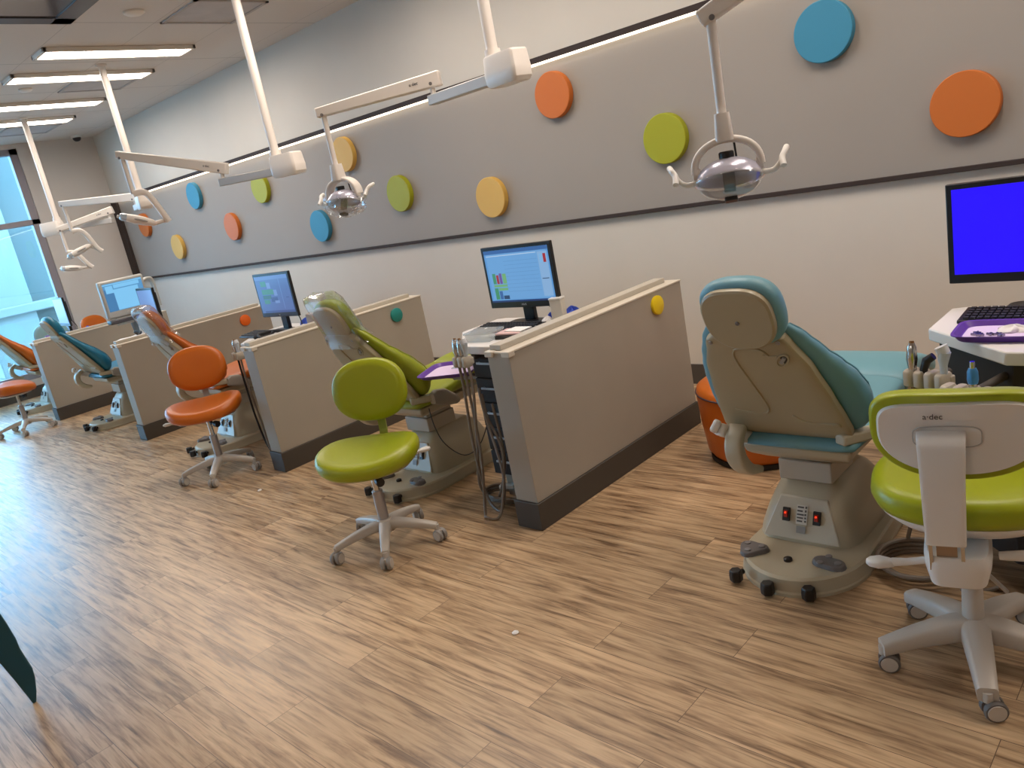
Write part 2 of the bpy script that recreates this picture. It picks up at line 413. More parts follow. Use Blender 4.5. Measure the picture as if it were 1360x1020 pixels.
def cap(x,y,r,label):
    b=MB(); b.lathe([(r,0),(r,-0.012),(r*0.7,-0.025),(0.0,-0.028)],(x,y,ZC_-0.0005),cap=(True,False))
    tag(b.build('sprinkler_cover',TRIMW),label,'sprinkler','round ceiling covers')
cap(-6.08,2.88,0.075,'round white ceiling cover beside the dark glossy panel')
cap(-8.65,2.83,0.06,'small round white ceiling cover beyond the second strip light')
t=thing('security_camera','small dark dome camera on the ceiling in the far corner','camera',(-11.95,4.35,ZC_))
b=MB(); b.lathe([(0.07,-0.0005),(0.07,-0.03)],n=20); b.build('mount',TRIMW,t)
b=MB(); b.lathe([(0.055,-0.03),(0.05,-0.055),(0.03,-0.075),(0.0,-0.08)],n=20); b.build('dome',BLACK,t)
t=thing('ceiling_screen','dark framed glossy panel fixed to the ceiling','screen',(-5.72,1.70,ZC_))
GLS=mat('dark_gloss',(92,90,96),0.12); FRD=mat('dark_frame',(48,47,56),0.4)
b=MB(); X,Y,w=0.64,0.82,0.14
for q in ((-X,-Y,X,-Y+w),(-X,Y-w,X,Y),(-X,-Y,-X+w,Y),(X-w,-Y,X,Y)): b.box(q[0],q[1],-0.016,q[2],q[3],-0.0005)
b.build('frame',FRD,t)
b=MB(); b.box(-X+w,-Y+w,-0.008,X-w,Y-w,-0.0005); b.build('screen_glass',GLS,t)

# wall discs
def disc(x,z,m,label,r=0.16):
    b=MB(); ax=(0,-1,0)
    b.lathe([(r-0.004,0.012),(r,0.016),(r,0.058),(r-0.004,0.062)],(x,YB_-0.0,z),ax,n=56)
    b.lathe([(r*0.35,0.0),(r*0.35,0.014)],(x,YB_-0.013,z),ax,n=20)
    o=b.build('wall_disc',m); tag(o,label,'wall disc','round coloured discs on the grey wall panel')
disc(-1.793,2.085,D_BL,'large blue wall disc high up near the right edge')
disc(-1.123,1.571,D_OR,'orange wall disc farthest right, above the blue monitor')
disc(-3.726,2.153,D_OR,'orange wall disc right under the cove line by the lamp post')
disc(-2.863,1.701,D_LI,'lime wall disc left of the nearest exam lamp head')
disc(-4.528,1.526,D_YE,'yellow wall disc above the black monitor')
disc(-5.658,1.700,D_LI,'lime wall disc between two yellow discs')
disc(-6.344,2.154,D_YE,'yellow wall disc behind the drop rod of the second exam lamp')
disc(-7.022,1.543,D_BL,'blue wall disc partly hidden by the second exam lamp head')
disc(-7.99,2.053,D_LI,'lime wall disc half hidden by a lamp arm')
disc(-8.835,1.715,D_OR,'orange wall disc between the blue and lime discs at left')
disc(-9.569,2.168,D_BL,'blue wall disc high at the left end of the panel')
disc(-10.422,1.602,D_YE,'yellow wall disc low at the left end of the panel')
disc(-11.269,1.976,D_OR,'orange wall disc mostly hidden by the third exam lamp head')

# ------------------------------------------------------------------ partitions
PX=[-2.47,-4.846,-7.265,-9.73]     # right faces
ordn=['nearest','second','third','farthest']
side=['with the yellow dot','with the teal dot','with the orange dot','behind the teal exam chair']
for px,o_,s_ in zip(PX,ordn,side):
    t=thing('partition','low taupe partition wall %s, %s of the four'%(s_,o_),'partition',(px,2.434,0),0,'low partitions between the bays')
    b=MB(); b.box(-0.141,0,0.14,0,1.50,0.888); b.build('panel',PART,t,bevel=0.003)
    b=MB(); b.box(-0.150,-0.012,0,0.010,1.51,0.14); b.build('base_board',BASE,t,bevel=0.003)
    b=MB(); b.box(-0.145,-0.004,0.888,0.004,1.503,0.897); b.build('cap_strip',CAPM,t,bevel=0.002)
    b=MB(); b.box(-0.135,0.02,0.897,-0.065,1.44,0.924); b.build('cap_rail',mat('partition_rail',(190,182,168),0.5),t,bevel=0.003)
    for xx in (-0.148,-0.04):
        b=MB(); b.box(xx,-0.012,0.872,xx+0.052,0.03,0.900); b.build('end_clip',CAPM,t,bevel=0.004)
for x,z,m,l in ((-2.47,0.812,D_YB,'small bright yellow dot on the nearest partition'),(-4.846,0.805,D_TE,'small teal dot on the second partition'),(-7.265,0.803,D_OB,'small orange dot on the third partition')):
    b=MB(); b.lathe([(0.052,0.0006),(0.054,0.004),(0.054,0.018),(0.05,0.021)],(x,3.655,z),(1,0,0),n=32)
    tag(b.build('partition_dot',m),l,'dot','small round dots on the partitions')

# ------------------------------------------------------------------ work desks
def desk(xl, which, drawers=True):
    t=thing('worktop','white laminate worktop with clipped corner %s'%which,'worktop',(xl,2.61,0),0,'bay worktops')
    out=[(-0.003,0),(-0.365,0),(-0.655,0.28),(-0.655,0.57),(-0.60,0.595),(-0.003,0.595)]
    b=MB(); b.prism(list(reversed(out)),0.826,0.87); b.build('top',WHITE,t,bevel=0.006)
    c=thing('drawer_cabinet','black drawer cabinet under the worktop %s'%which,'cabinet',(xl,2.65,0),0,'bay drawer cabinets')
    b=MB()
    if drawers: b.box(-0.355,0.012,0.14,-0.004,0.5,0.825)
    else: b.prism(list(reversed([(-0.004,-0.012),(-0.352,-0.012),(-0.625,0.25),(-0.625,0.5),(-0.004,0.5)])),0.14,0.825)
    b.build('carcass',BLACKM,c,bevel=0.003)
    b=MB(); b.box(-0.33,0.05,0.0,-0.02,0.48,0.14); b.build('plinth',mat('plinth_grey',(140,130,116),0.5),c)
    n=5; hs=(0.825-0.145)/n
    for i in range(n if drawers else 0):
        z1=0.822-i*hs; z0=z1-hs+0.006
        b=MB(); b.box(-0.350,-0.004,z0,-0.010,0.012,z1); d=b.build('drawer',BLACKM,c,bevel=0.003)
        b=MB(); b.box(-0.30,-0.026,z1-0.055,-0.03,-0.018,z1-0.043)
        b.box(-0.30,-0.02,z1-0.055,-0.29,-0.003,z1-0.045); b.box(-0.04,-0.02,z1-0.055,-0.03,-0.003,z1-0.045)
        b.build('handle',ALU,d,bevel=0.002)
deskn=['at the right edge of the picture','behind the nearest partition','behind the second partition','behind the third partition','behind the farthest partition']
XLS=[-0.19]+[p-0.141 for p in PX]
for i,(xl,n_) in enumerate(zip(XLS,deskn)): desk(xl,n_,i>0)

# monitors
BEZ=mat('monitor_black',(22,22,26),0.35)
def monitor(x,y,rz,label,base,rects,brand,w=0.49,h=0.335,z=0.978,bez=BEZ):
    """a desktop monitor facing -y before rotation; rects are display areas (u0,v0,u1,v1,material) in 0..1"""
    t=thing('monitor',label,'monitor',(x,y,0.87),rz,'desktop monitors in the bays')
    zz=z-0.87
    b=MB(); b.box(-w/2,-0.004,zz,w/2,0.02,zz+h); b.box(-w/2+0.06,0.02,zz+0.05,w/2-0.06,0.045,zz+h-0.05); b.build('housing',bez,t,bevel=0.004)
    mats=[base]+[r[4] for r in rects]
    b=MB(); u0,u1,v0,v1=-w/2+0.02,w/2-0.02,zz+0.034,zz+h-0.02
    b.box(u0,-0.0055,v0,u1,-0.0035,v1)
    for i,(a,c,d,e,_) in enumerate(rects):
        b.mi=i+1; y=-0.0058-0.00006*i
        b.face([b.bm.verts.new(V((u0+(u1-u0)*p,y,v0+(v1-v0)*q))) for p,q in ((a,c),(d,c),(d,e),(a,e))])
    b.build('display',mats,t)
    b=MB(); b.bar((0,0.035,0.012),(0,0.035,zz+0.12),0.075,0.03,up=(0,1,0)); b.build('stand',bez,t,bevel=0.004)
    b=MB(); b.prism(se2(0.115,0.06,28,3.0),0.0005,0.014); b.build('stand_base',bez,t,bevel=0.003)
    if brand: text('brand_mark',brand,0.016,mat('mark_grey',(190,190,190),0.5),t,frame((0,-0.0046,zz+0.017),(1,0,0),(0,0,1)))
    b=MB(); b.tube(smooth([(0.05,0.05,zz+0.08),(0.1,0.09,zz-0.02),(0.16,0.06,0.012)]),0.004,6); b.build('cable',RUB,t)
    return t
S=lambda n,c,s=0.82: screen(n,c,s)
blueb=S('scr_blue',(96,158,222)); blued=S('scr_deepblue',(58,104,168)); bluel=S('scr_light',(132,188,236)); grn=S('scr_green',(70,150,110)); grn2=S('scr_lime',(120,180,120)); redd=S('scr_red',(170,40,50)); pale=S('scr_pale',(190,214,240))
asus=[(0.03,0.05,0.97,0.93,S('scr_form',(112,170,226))),(0.0,0.93,1,1,blued),(0.03,0.885,0.82,0.90,pale),(0.84,0.08,0.98,0.9,S('scr_side',(142,184,228))),(0.0,0,1,0.035,S('scr_bar',(30,56,110)))]
for i in range(9): asus.append((0.30,0.2+i*0.072,0.82,0.206+i*0.072,S('scr_rule',(98,150,208))))
for i,(a,c,d,e,m) in enumerate([(0.08,0.36,0.13,0.56,grn),(0.14,0.36,0.18,0.53,redd),(0.19,0.36,0.23,0.56,S('scr_violet',(110,80,160))),(0.24,0.36,0.30,0.55,grn2),(0.08,0.3,0.3,0.345,grn2),(0.08,0.06,0.14,0.28,grn),(0.15,0.06,0.2,0.22,blued),(0.21,0.06,0.3,0.13,S('scr_dk',(40,70,110))),(0.15,0.23,0.3,0.28,grn2),(0.86,0.4,0.96,0.415,S('scr_dk',(40,70,110))),(0.86,0.7,0.9,0.86,bluel),(0.92,0.7,0.96,0.86,redd)]): asus.append((a,c,d,e,m))
monitor(-2.93,3.085,0.02,'black desktop monitor showing a blue chart screen behind the nearest partition',blueb,asus,'ASUS',w=0.505,h=0.346,z=0.957)
hpb=S('scr_slate',(86,112,170)); hg=S('scr_dgreen',(74,138,122)); hl=S('scr_lslate',(118,146,200)); hd=S('scr_dslate',(62,84,138))
hp=[(0.0,0.9,1,1,S('scr_hslate',(104,132,190))),(0.15,0.72,0.32,0.86,hg),(0.33,0.66,0.44,0.82,hl),(0.14,0.5,0.5,0.64,hg),(0.5,0.46,0.6,0.62,hl),(0.14,0.38,0.4,0.48,S('scr_g2',(62,112,118))),(0.15,0.25,0.32,0.36,hg),(0.38,0.3,0.58,0.42,hd),(0.48,0.26,0.62,0.33,hl),(0.72,0.1,0.74,0.95,S('scr_hslate',(104,132,190))),(0.84,0.39,0.93,0.41,hd),(0.1,0.0,1,0.06,hd)]
monitor(-5.34,2.975,0.03,'black desktop monitor showing green patches on slate behind the second partition',hpb,hp,'hp')
monitor(-7.53,2.90,-0.10,'thin desktop monitor with plain blue glare next to the scanner behind the third partition',S('scr_glare',(118,146,206)),[],'')
monitor(-10.08,2.90,-0.08,'thin desktop monitor with plain blue glare behind the farthest partition',S('scr_glare',(118,146,206)),[],'')
monitor(-0.543,3.16,0.0,'black desktop monitor showing a plain pure blue screen at the right edge',S('scr_pureblue',(36,0,255),1.0),[],'',w=0.60,z=0.968,h=0.362)
for nm in (): pass

KEY=mat('key_black',(46,44,46),0.5)
def keyboard(x,y,rz,label,w=0.44):
    t=thing('keyboard',label,'keyboard',(x,y,0.8705),rz,'black keyboards on the worktops')
    b=MB(); b.loft([[V((-w/2,-0.075,0)),V((w/2,-0.075,0)),V((w/2,0.075,0)),V((-w/2,0.075,0))],[V((-w/2,-0.073,0.012)),V((w/2,-0.073,0.012)),V((w/2,0.075,0.024)),V((-w/2,0.075,0.024))]]); b.build('body',BLACK,t,bevel=0.003)
    b=MB()
    nx=int(w/0.0225)
    for j in range(5):
        for i in range(nx):
            cx=-w/2+0.018+i*(w-0.03)/nx; cy=-0.055+j*0.026; z=0.0135+ (cy+0.075)/0.15*0.012
            b.box(cx,cy-0.009,z-0.002,cx+0.016,cy+0.009,z+0.006)
    b.build('keys',KEY,t)
keyboard(-2.94,2.93,0.0,'black keyboard in front of the blue chart monitor')
keyboard(-5.50,2.83,0.0,'black keyboard in front of the slate screen monitor',0.28)
keyboard(-0.55,3.02,0.0,'black keyboard behind the purple tray at the right edge')

# ------------------------------------------------------------------ dental chairs
def dental_chair(cx, vinyl, label, right_arm=True, lit=False, HT=(0.40,0.917), HP=(0.0,-0.446,1.078)):
    t=thing('dental_chair',label,'dental chair',(cx,2.75,0),0,'reclining dental exam chairs')
    # floor plate
    out=[]
    for k in range(19):
        a=PI+k*PI/18; out.append((0.005+0.238*math.cos(a), -0.13+0.262*math.sin(a)))
    out+=[(0.225,0.30),(0.18,0.55),(-0.18,0.55),(-0.225,0.30)]
    b=MB(); b.loft([[V((x,y,0)) for x,y in out],[V((x,y,0.012)) for x,y in out],[V((x*0.985,y*0.985,0.018)) for x,y in out],[V((x*0.965,y*0.97,0.062)) for x,y in out],[V((x*0.93,y*0.94,0.07)) for x,y in out]])
    b.build('floor_plate',BASEG,t,angle=25)
    # pump tower
    b=MB(); rings=[]
    for z,a,d,c in ((0.068,0.204,0.265,0.150),(0.11,0.196,0.258,0.152),(0.174,0.174,0.242,0.158),(0.23,0.150,0.215,0.160),(0.27,0.132,0.18,0.158),(0.294,0.120,0.150,0.150),(0.303,0.110,0.130,0.145)):
        rings.append([V((p.x*1.0-0.02,p.y,z)) for p in se((0,c,z),(1,0,0),(0,1,0),a,d,40,5.0)])
    b.loft(rings); tw=b.build('pump_tower',BASEG,t,angle=30)
    # front fascia on the sloping face
    def fp(x,z,off=0.004): # point on tower front
        z=0.068+(z-0.068)*0.8; y=lerp([0.068,0.11,0.174,0.23,0.27],[-0.117,-0.108,-0.086,-0.057,-0.024],z)
        return V((x-0.02,y-off,z))
    b=MB(); b.loft([[fp(-0.155,0.085,-0.004),fp(0.155,0.085,-0.004),fp(0.095,0.285,-0.004),fp(-0.095,0.285,-0.004)],[fp(-0.152,0.088),fp(0.152,0.088),fp(0.092,0.282),fp(-0.092,0.282)]])
    b.build('fascia',mat('fascia_beige',(198,190,172),0.36),t,bevel=0.003)
    for sx in (-0.062,0.060):
        b=MB(); b.loft([[fp(sx-0.015,0.172,0.003),fp(sx+0.015,0.172,0.003),fp(sx+0.015,0.232,0.003),fp(sx-0.015,0.232,0.003)],[fp(sx-0.014,0.173,0.009),fp(sx+0.014,0.173,0.009),fp(sx+0.014,0.231,0.009),fp(sx-0.014,0.231,0.009)]])
        sw=b.build('rocker_switch',BLACK,t)
        if lit:
            b=MB(); b.loft([[fp(sx-0.003,0.211,0.0125),fp(sx+0.003,0.211,0.0125),fp(sx+0.003,0.218,0.0125),fp(sx-0.003,0.218,0.0125)],[fp(sx-0.003,0.211,0.0165),fp(sx+0.003,0.211,0.0165),fp(sx+0.003,0.218,0.0165),fp(sx-0.003,0.218,0.0165)]]); b.build('indicator',RED,sw)
        b=MB(); b.loft([[fp(sx-0.008,0.19,0.009),fp(sx+0.008,0.19,0.009),fp(sx+0.008,0.222,0.009),fp(sx-0.008,0.222,0.009)],[fp(sx-0.007,0.192,0.012),fp(sx+0.007,0.192,0.012),fp(sx+0.007,0.22,0.015),fp(sx-0.007,0.22,0.015)]])
        b.build('rocker',mat('red_rocker',(170,40,26),0.35) if lit else mat('rocker_grey',(190,186,184),0.4),sw)
    b=MB(); b.mi=0
    b.loft([[fp(-0.022,0.165,0.004),fp(0.022,0.165,0.004),fp(0.022,0.25,0.004),fp(-0.022,0.25,0.004)],[fp(-0.022,0.165,0.0052),fp(0.022,0.165,0.0052),fp(0.022,0.25,0.0052),fp(-0.022,0.25,0.0052)]])
    b.mi=1
    for i in range(5):
        z=0.176+i*0.0155
        b.face([b.bm.verts.new(fp(xx,zz,0.0058)) for xx,zz in ((-0.018,z),(0.004+0.003*(i%3),z),(0.004+0.003*(i%3),z+0.007),(-0.018,z+0.007))])
        b.face([b.bm.verts.new(fp(xx,zz,0.0058)) for xx,zz in ((0.012,z),(0.019,z),(0.019,z+0.009),(0.012,z+0.009))])
    b.mi=2
    b.face([b.bm.verts.new(fp(xx,zz,0.0056)) for xx,zz in ((-0.018,0.124),(0.018,0.124),(0.018,0.157),(-0.018,0.157))])
    b.build('rating_label',[mat('label_white',(214,210,200),0.6),mat('label_ink',(90,88,84),0.7),mat('label_grey',(150,148,142),0.6)],t)
    # lift column and carriage
    b=MB(); b.box(-0.122,-0.03,0.30,0.088,0.19,0.385); b.box(-0.112,-0.02,0.385,0.078,0.18,0.44); b.build('lift_column',mat('column_beige',(186,178,164),0.4),t,bevel=0.005)
    b=MB(); b.loft([[V((-0.14,-0.10,0.425)),V((0.14,-0.10,0.425)),V((0.14,0.36,0.425)),V((-0.14,0.36,0.425))],[V((-0.19,-0.15,0.455)),V((0.21,-0.15,0.455)),V((0.21,0.42,0.455)),V((-0.19,0.42,0.455))],[V((-0.20,-0.16,0.497)),V((0.22,-0.16,0.497)),V((0.22,0.42,0.51)),V((-0.20,0.42,0.51))]]); b.build('carriage',BASEG,t,bevel=0.01)
    # pedals, knobs
    for i,(x,y,rot) in enumerate(((-0.165,-0.235,0.4),(0.135,-0.232,-0.2))):
        b=MB(); o=[]
        for k in range(24):
            a=2*PI*k/24; r=0.058*(1+0.16*math.cos(3*a)) if i==0 else 0.052*(1+0.28*math.cos(2*a)); o.append((x+r*math.cos(a+rot),y+0.9*r*math.sin(a+rot)))
        b.prism(o,0.068,0.088,0.9,(x,y)); pd=b.build('foot_pedal',PEDAL,t,bevel=0.004)
        b=MB()
        for k in range(3):
            a=2*PI*k/3+rot; xx,yy=x+0.036*math.cos(a),y+0.032*math.sin(a)
            b.lathe([(0.012,0.087),(0.012,0.092),(0.008,0.093)],(xx,yy,0),n=14)
        b.build('pedal_button',mat('pedal_button',(134,130,130),0.5),pd)
    b=MB(); b.lathe([(0.016,0.069),(0.016,0.08),(0.010,0.084),(0,0.085)],(-0.012,-0.255,0),n=16); b.build('push_button',BLACK,t)
    for x,y in ((-0.170,-0.375),(-0.025,-0.412),(0.118,-0.385)):
        d=V((x*0.7,y,0)).normalized(); b=MB(); p=V((x,y,0.036))
        b.tube([p-d*-0.0+V((0,0,-0.024)),p+V((0,0,0.0)),p+V((0,0,0.022))],[0.026,0.027,0.024],6); b.cyl(p-d*0.04,p,0.012,n=8); b.build('foot_knob',BLACK,t,bevel=0.004)
    # seat and leg rest
    def cush(name, rows):
        b=MB(); rr=[]
        for y,z,a,h in rows: rr.append(se((0.005,y,z),(1,0,0),(0,0,1),a,h,32,4.0))
        b.loft(rr); return b.build(name,vinyl,t,angle=60)
    cush('seat',[(-0.20,0.522,0.20,0.010),(-0.18,0.524,0.24,0.022),(-0.08,0.534,0.252,0.034),(0.06,0.554,0.255,0.044),(0.20,0.566,0.252,0.048),(0.34,0.577,0.246,0.048)])
    cush('leg_rest',[(0.345,0.576,0.23,0.03),(0.36,0.580,0.246,0.048),(0.46,0.592,0.242,0.050),(0.57,0.598,0.232,0.050),(0.63,0.590,0.228,0.050),(0.75,0.556,0.22,0.048),(0.90,0.505,0.20,0.044),(0.98,0.475,0.17,0.034),(1.0,0.467,0.13,0.014)])
    b=MB(); b.loft([[V((-0.2,0.1,0.475)),V((0.2,0.1,0.475)),V((0.2,0.1,0.515)),V((-0.2,0.1,0.515))],[V((-0.21,0.52,0.50)),V((0.21,0.52,0.50)),V((0.21,0.52,0.552)),V((-0.21,0.52,0.552))],[V((-0.17,0.92,0.43)),V((0.17,0.92,0.43)),V((0.17,0.92,0.455)),V((-0.17,0.92,0.455))]]); b.build('seat_pan',SHELL,t,bevel=0.01)
    # backrest
    TOP=V((0.0,-0.452,1.035)); d=V((0,0.498,-0.867)).normalized(); n=V((0,0.867,0.498)).normalized(); X=V((1,0,0))
    ss=[0,0.03,0.09,0.18,0.26,0.34,0.43,0.50,0.55,0.575]
    ua=[0.11,0.150,0.190,0.230,0.262,0.286,0.300,0.296,0.272,0.21]
    uh=[0.010,0.022,0.032,0.040,0.052,0.066,0.078,0.076,0.056,0.015]
    uo=[0.044,0.048,0.056,0.066,0.082,0.098,0.106,0.098,0.084,0.070]
    b=MB(); rr=[]
    for i in range(31):
        s=0.575*i/30; rr.append(se(TOP+d*s+n*lerp(ss,uo,s),X,n,lerp(ss,ua,s),lerp(ss,uh,s),36,2.7))
    b.loft(rr); up=b.build('backrest_cushion',vinyl,t,angle=70)
    for sx in (-1,1):
        b=MB(); b.tube([TOP+d*s+X*(sx*lerp(ss,ua,s)*0.93)+n*(lerp(ss,uo,s)+lerp(ss,uh,s)*0.62) for s in [0.04+0.027*k for k in range(19)]],0.003,6); b.build('seam',vinyl,up)
    sh_s=[0.03,0.045,0.08,0.20,0.35,0.46,0.52,0.55,0.56]
    sh_a=[0.10,0.138,0.152,0.194,0.220,0.236,0.242,0.238,0.225]
    sh_c=[0,0.0,0,0.0,0.0,0.0,0,0,0]
    b=MB(); rr=[]
    for i in range(25):
        s=0.032+0.528*i/24; w=lerp(sh_s,sh_a,s); rr.append(se(TOP+d*s+n*(0.018),X,n,w,0.024 if 0<i<24 else 0.014,36,5.0))
    b.loft(rr); sh=b.build('backrest_shell',SHELL,t,angle=30,bevel=0.0)
    P=lambda x,s,o=-0.006: TOP+d*s+X*x+n*o
    b=MB()
    b.tube(smooth([P(0.07,0.125),P(0.045,0.095),P(-0.02,0.09),P(-0.05,0.105),P(-0.058,0.15),P(-0.04,0.26),P(-0.02,0.38),P(-0.032,0.425),P(-0.07,0.432),P(-0.16,0.42)],5),0.0045,8)
    b.tube(smooth([P(0.06,0.43),P(0.09,0.458),P(0.13,0.468),P(0.205,0.468),P(0.215,0.48)],5),0.0045,8)
    b.tube(smooth([P(0.05,0.12),P(0.075,0.125),P(0.1,0.125)],4),0.0035,6)
    b.build('moulded_rib',SHELL,sh)
    b=MB(); b.mi=0
    c=P(0.112,0.145,-0.0065); hu=(X*0.80+d*0.6); hv=(X*-0.6+d*0.80)
    b.loft([se(c,hu,hv,0.02,0.036,24,2.2),se(c+n*-0.004,hu,hv,0.019,0.035,24,2.2),se(c+n*-0.004,hu,hv,0.014,0.029,24,2.2),se(c+n*0.002,hu,hv,0.013,0.028,24,2.2)],(False,False))
    b.mi=1; b.face(b.ring(se(c+n*0.001,hu,hv,0.0135,0.0285,24,2.2)))
    b.mi=2; b.bar(c-n*0.003-hv*0.02,c-n*0.003+hv*0.012,0.012,0.006,up=n)
    b.build('release_lever',[SHELL,BLACK,GREYP],sh)
    for sx in (-0.125,0.125):
        b=MB(); b.lathe([(0.008,0),(0.008,0.003),(0.004,0.004)],P(sx*0.97,0.062,-0.0055),-n,n=12); b.build('screw',GREYP,sh)
    # headrest
    HC=V(HP); hd=V((0,HT[0],-HT[1])).normalized(); hn=V((0,HT[1],HT[0])).normalized()
    b=MB(); oc=se2(0.140,0.122,40,2.7,0.130,2.5)
    def hring(k,off): return [HC+X*x*k-hd*y*k+hn*off for x,y in oc]
    b.loft([hring(0.80,0.010),hring(0.93,0.013),hring(1.0,0.030),hring(1.0,0.052),hring(0.93,0.074),hring(0.74,0.086),hring(0.35,0.088)]); b.build('headrest_cushion',vinyl,t,angle=70)
    b=MB(); oc2=se2(0.122,0.108,40,2.8,0.122,2.4); oc=oc2
    b.loft([hring(0.93,-0.012),hring(0.99,-0.006),hring(1.0,0.006),hring(0.97,0.02)]); hs=b.build('headrest_shell',SHELL,t,angle=35)
    b=MB(); b.lathe([(0.007,0.0),(0.007,0.003),(0.004,0.004)],HC-hn*0.012+hd*0.012,-hn,n=12); b.build('screw',PEDAL,hs)
    b=MB(); b.bar(HC+hd*0.06+hn*0.004,TOP+d*0.10+n*0.024,0.06,0.012,up=n); b.build('headrest_bar',ALU,t,bevel=0.002)
    # arms
    b=MB(); pth=smooth([(0,-0.245,0.60),(0,-0.30,0.56),(0,-0.312,0.50),(0,-0.275,0.445),(0,-0.215,0.42)],5); rr=[]
    for i,p in enumerate(pth):
        tg=(pth[min(i+1,len(pth)-1)]-pth[max(i-1,0)]).normalized(); nn=tg.cross(X).normalized(); q=i/(len(pth)-1)
        rr.append(se(p+X*(-0.158+0.035*q),X,nn,0.034,0.014+0.012*math.sin(q*PI),20,4.5))
    b.loft(rr); b.build('armrest',BASEG,t,angle=50)
    b=MB(); b.bar((-0.215,-0.29,0.60),(-0.16,-0.16,0.52),0.05,0.05); b.bar((-0.235,-0.30,0.59),(-0.21,-0.29,0.635),0.03,0.03); b.build('arm_pivot',WPLAS,t,bevel=0.01)
    b=MB(); b.bar((0.20,-0.20,0.56),(0.275,-0.06,0.55),0.05,0.04); b.build('arm_pivot',BASEG,t,bevel=0.008)
    if right_arm:
        b=MB(); rr=[]
        for q,(y,z,h) in enumerate(((-0.11,0.55,0.03),(-0.08,0.55,0.045),(-0.01,0.53,0.05),(0.05,0.50,0.032),(0.07,0.49,0.015))): rr.append(se((0.283,y,z),(1,0,0),(0,0,1),0.024,h,20,4.0))
        b.loft(rr); b.build('armrest',mat('arm_taupe',(172,164,152),0.42),t,angle=50)
    return t
dental_chair(-1.25,BLUEG,'pale blue dental chair nearest the camera, seen from behind',right_arm=False,lit=True,HT=(0.36,0.933),HP=(0.045,-0.525,1.088))
dental_chair(-3.63,LIMEC,'lime green dental chair with a plastic covered headrest')
dental_chair(-6.08,ORNG,'orange dental chair with a plastic covered headrest behind the orange stool')
dental_chair(-8.54,TEAL,'dark teal dental chair in front of the farthest partition')
dental_chair(-10.96,ORNG,'orange dental chair cut off by the left edge by the window')

# clear sleeves over two headrests
def sleeve(cx,label,seed):
    rnd=random.Random(seed); HC=V((cx,2.75,0))+V((0.0,-0.446,1.078)); hd=V((0,0.40,-0.917)).normalized(); hn=V((0,0.917,0.40)).normalized(); X=V((1,0,0))
    b=MB(); rr=[]; n=40
    ph=[rnd.random()*6 for _ in range(8)]
    for j,(s,a,h) in enumerate(((-0.17,0.09,0.02),(-0.16,0.135,0.045),(-0.125,0.150,0.06),(-0.07,0.152,0.064),(-0.01,0.152,0.064),(0.04,0.152,0.064),(0.085,0.152,0.066),(0.115,0.162,0.074),(0.140,0.178,0.084))):
        r0=se(HC+hd*s+hn*0.036,X,hn,a,h,n,2.8)
        c=HC+hd*s+hn*0.036
        out=[]
        for k,p in enumerate(r0):
            t_=2*PI*k/n; w=1+0.04*math.sin(7*t_+ph[j%8]+j)+0.035*math.sin(13*t_+ph[(j+3)%8])+0.035*rnd.uniform(-1,1)
            if j in (0,1): w+=0.12*math.sin(5*t_+ph[2])
            out.append(c+(p-c)*max(w,0.97))
        rr.append(out)
    b.loft(rr,(True,False)); tag(b.build('headrest_sleeve',FILM,angle=25),label,'plastic sleeve','clear sleeves over headrests')
sleeve(-3.63,'crumpled clear plastic sleeve over the lime headrest',3)
sleeve(-6.08,'crumpled clear plastic sleeve over the orange headrest',5)

# ------------------------------------------------------------------ stools
def star_base(t,ang,R,m,zh=0.135,lw=1.0,cax=None,wheel=None):
    b=MB(); b.lathe([(0.045,zh-0.055),(0.048,zh-0.03),(0.044,zh),(0.034,zh+0.012)],n=24); b.build('hub',m,t,angle=40)
    for k in range(5):
        a=math.radians(ang+72*k); dx,dy=math.cos(a),math.sin(a); u=V((-dy,dx,0)); D=V((dx,dy,0))
        b=MB(); rr=[]
        for q in range(9):
            f=q/8; r=0.025+(R-0.025)*f; z=zh-0.018-0.040*f**1.7; w=(0.030-0.011*f)*lw; h=(0.026-0.010*f)*lw
            rr.append(se(D*r+V((0,0,z)),u,(0,0,1),w,h,16,4.0))
        b.loft(rr); b.cyl(D*(R-0.005)+V((0,0,0.055)),D*(R-0.005)+V((0,0,zh-0.05)),0.014,n=12)
        lg=b.build('leg',m,t,angle=45)
        # twin caster trailing at its own angle
        ca=a+0.9*math.sin(k*2.3+ang) if cax is None else cax+0.25*math.sin(k*1.7); w=V((-math.sin(ca),math.cos(ca),0)); off=D*(R-0.005)+V((math.cos(ca),math.sin(ca),0))*0.014
        b=MB()
        for s in (-1,1): 
            b.mi=0; b.lathe([(0.022,0.004),(0.029,0.006),(0.031,0.012),(0.031,0.020),(0.028,0.024)],off+V((0,0,0.0315)),w*s,n=22)
            b.mi=1; b.lathe([(0.0245,0.0235),(0.0235,0.0262),(0.008,0.027),(0,0.027)],off+V((0,0,0.0315)),w*s,n=22)
        b.mi=1; b.bar(off+V((0,0,0.03)),off+V((0,0,0.058)),0.012,0.03,up=w.cross(V((0,0,1))))
        b.build('caster',[wheel or TYRE,m],lg,angle=45)
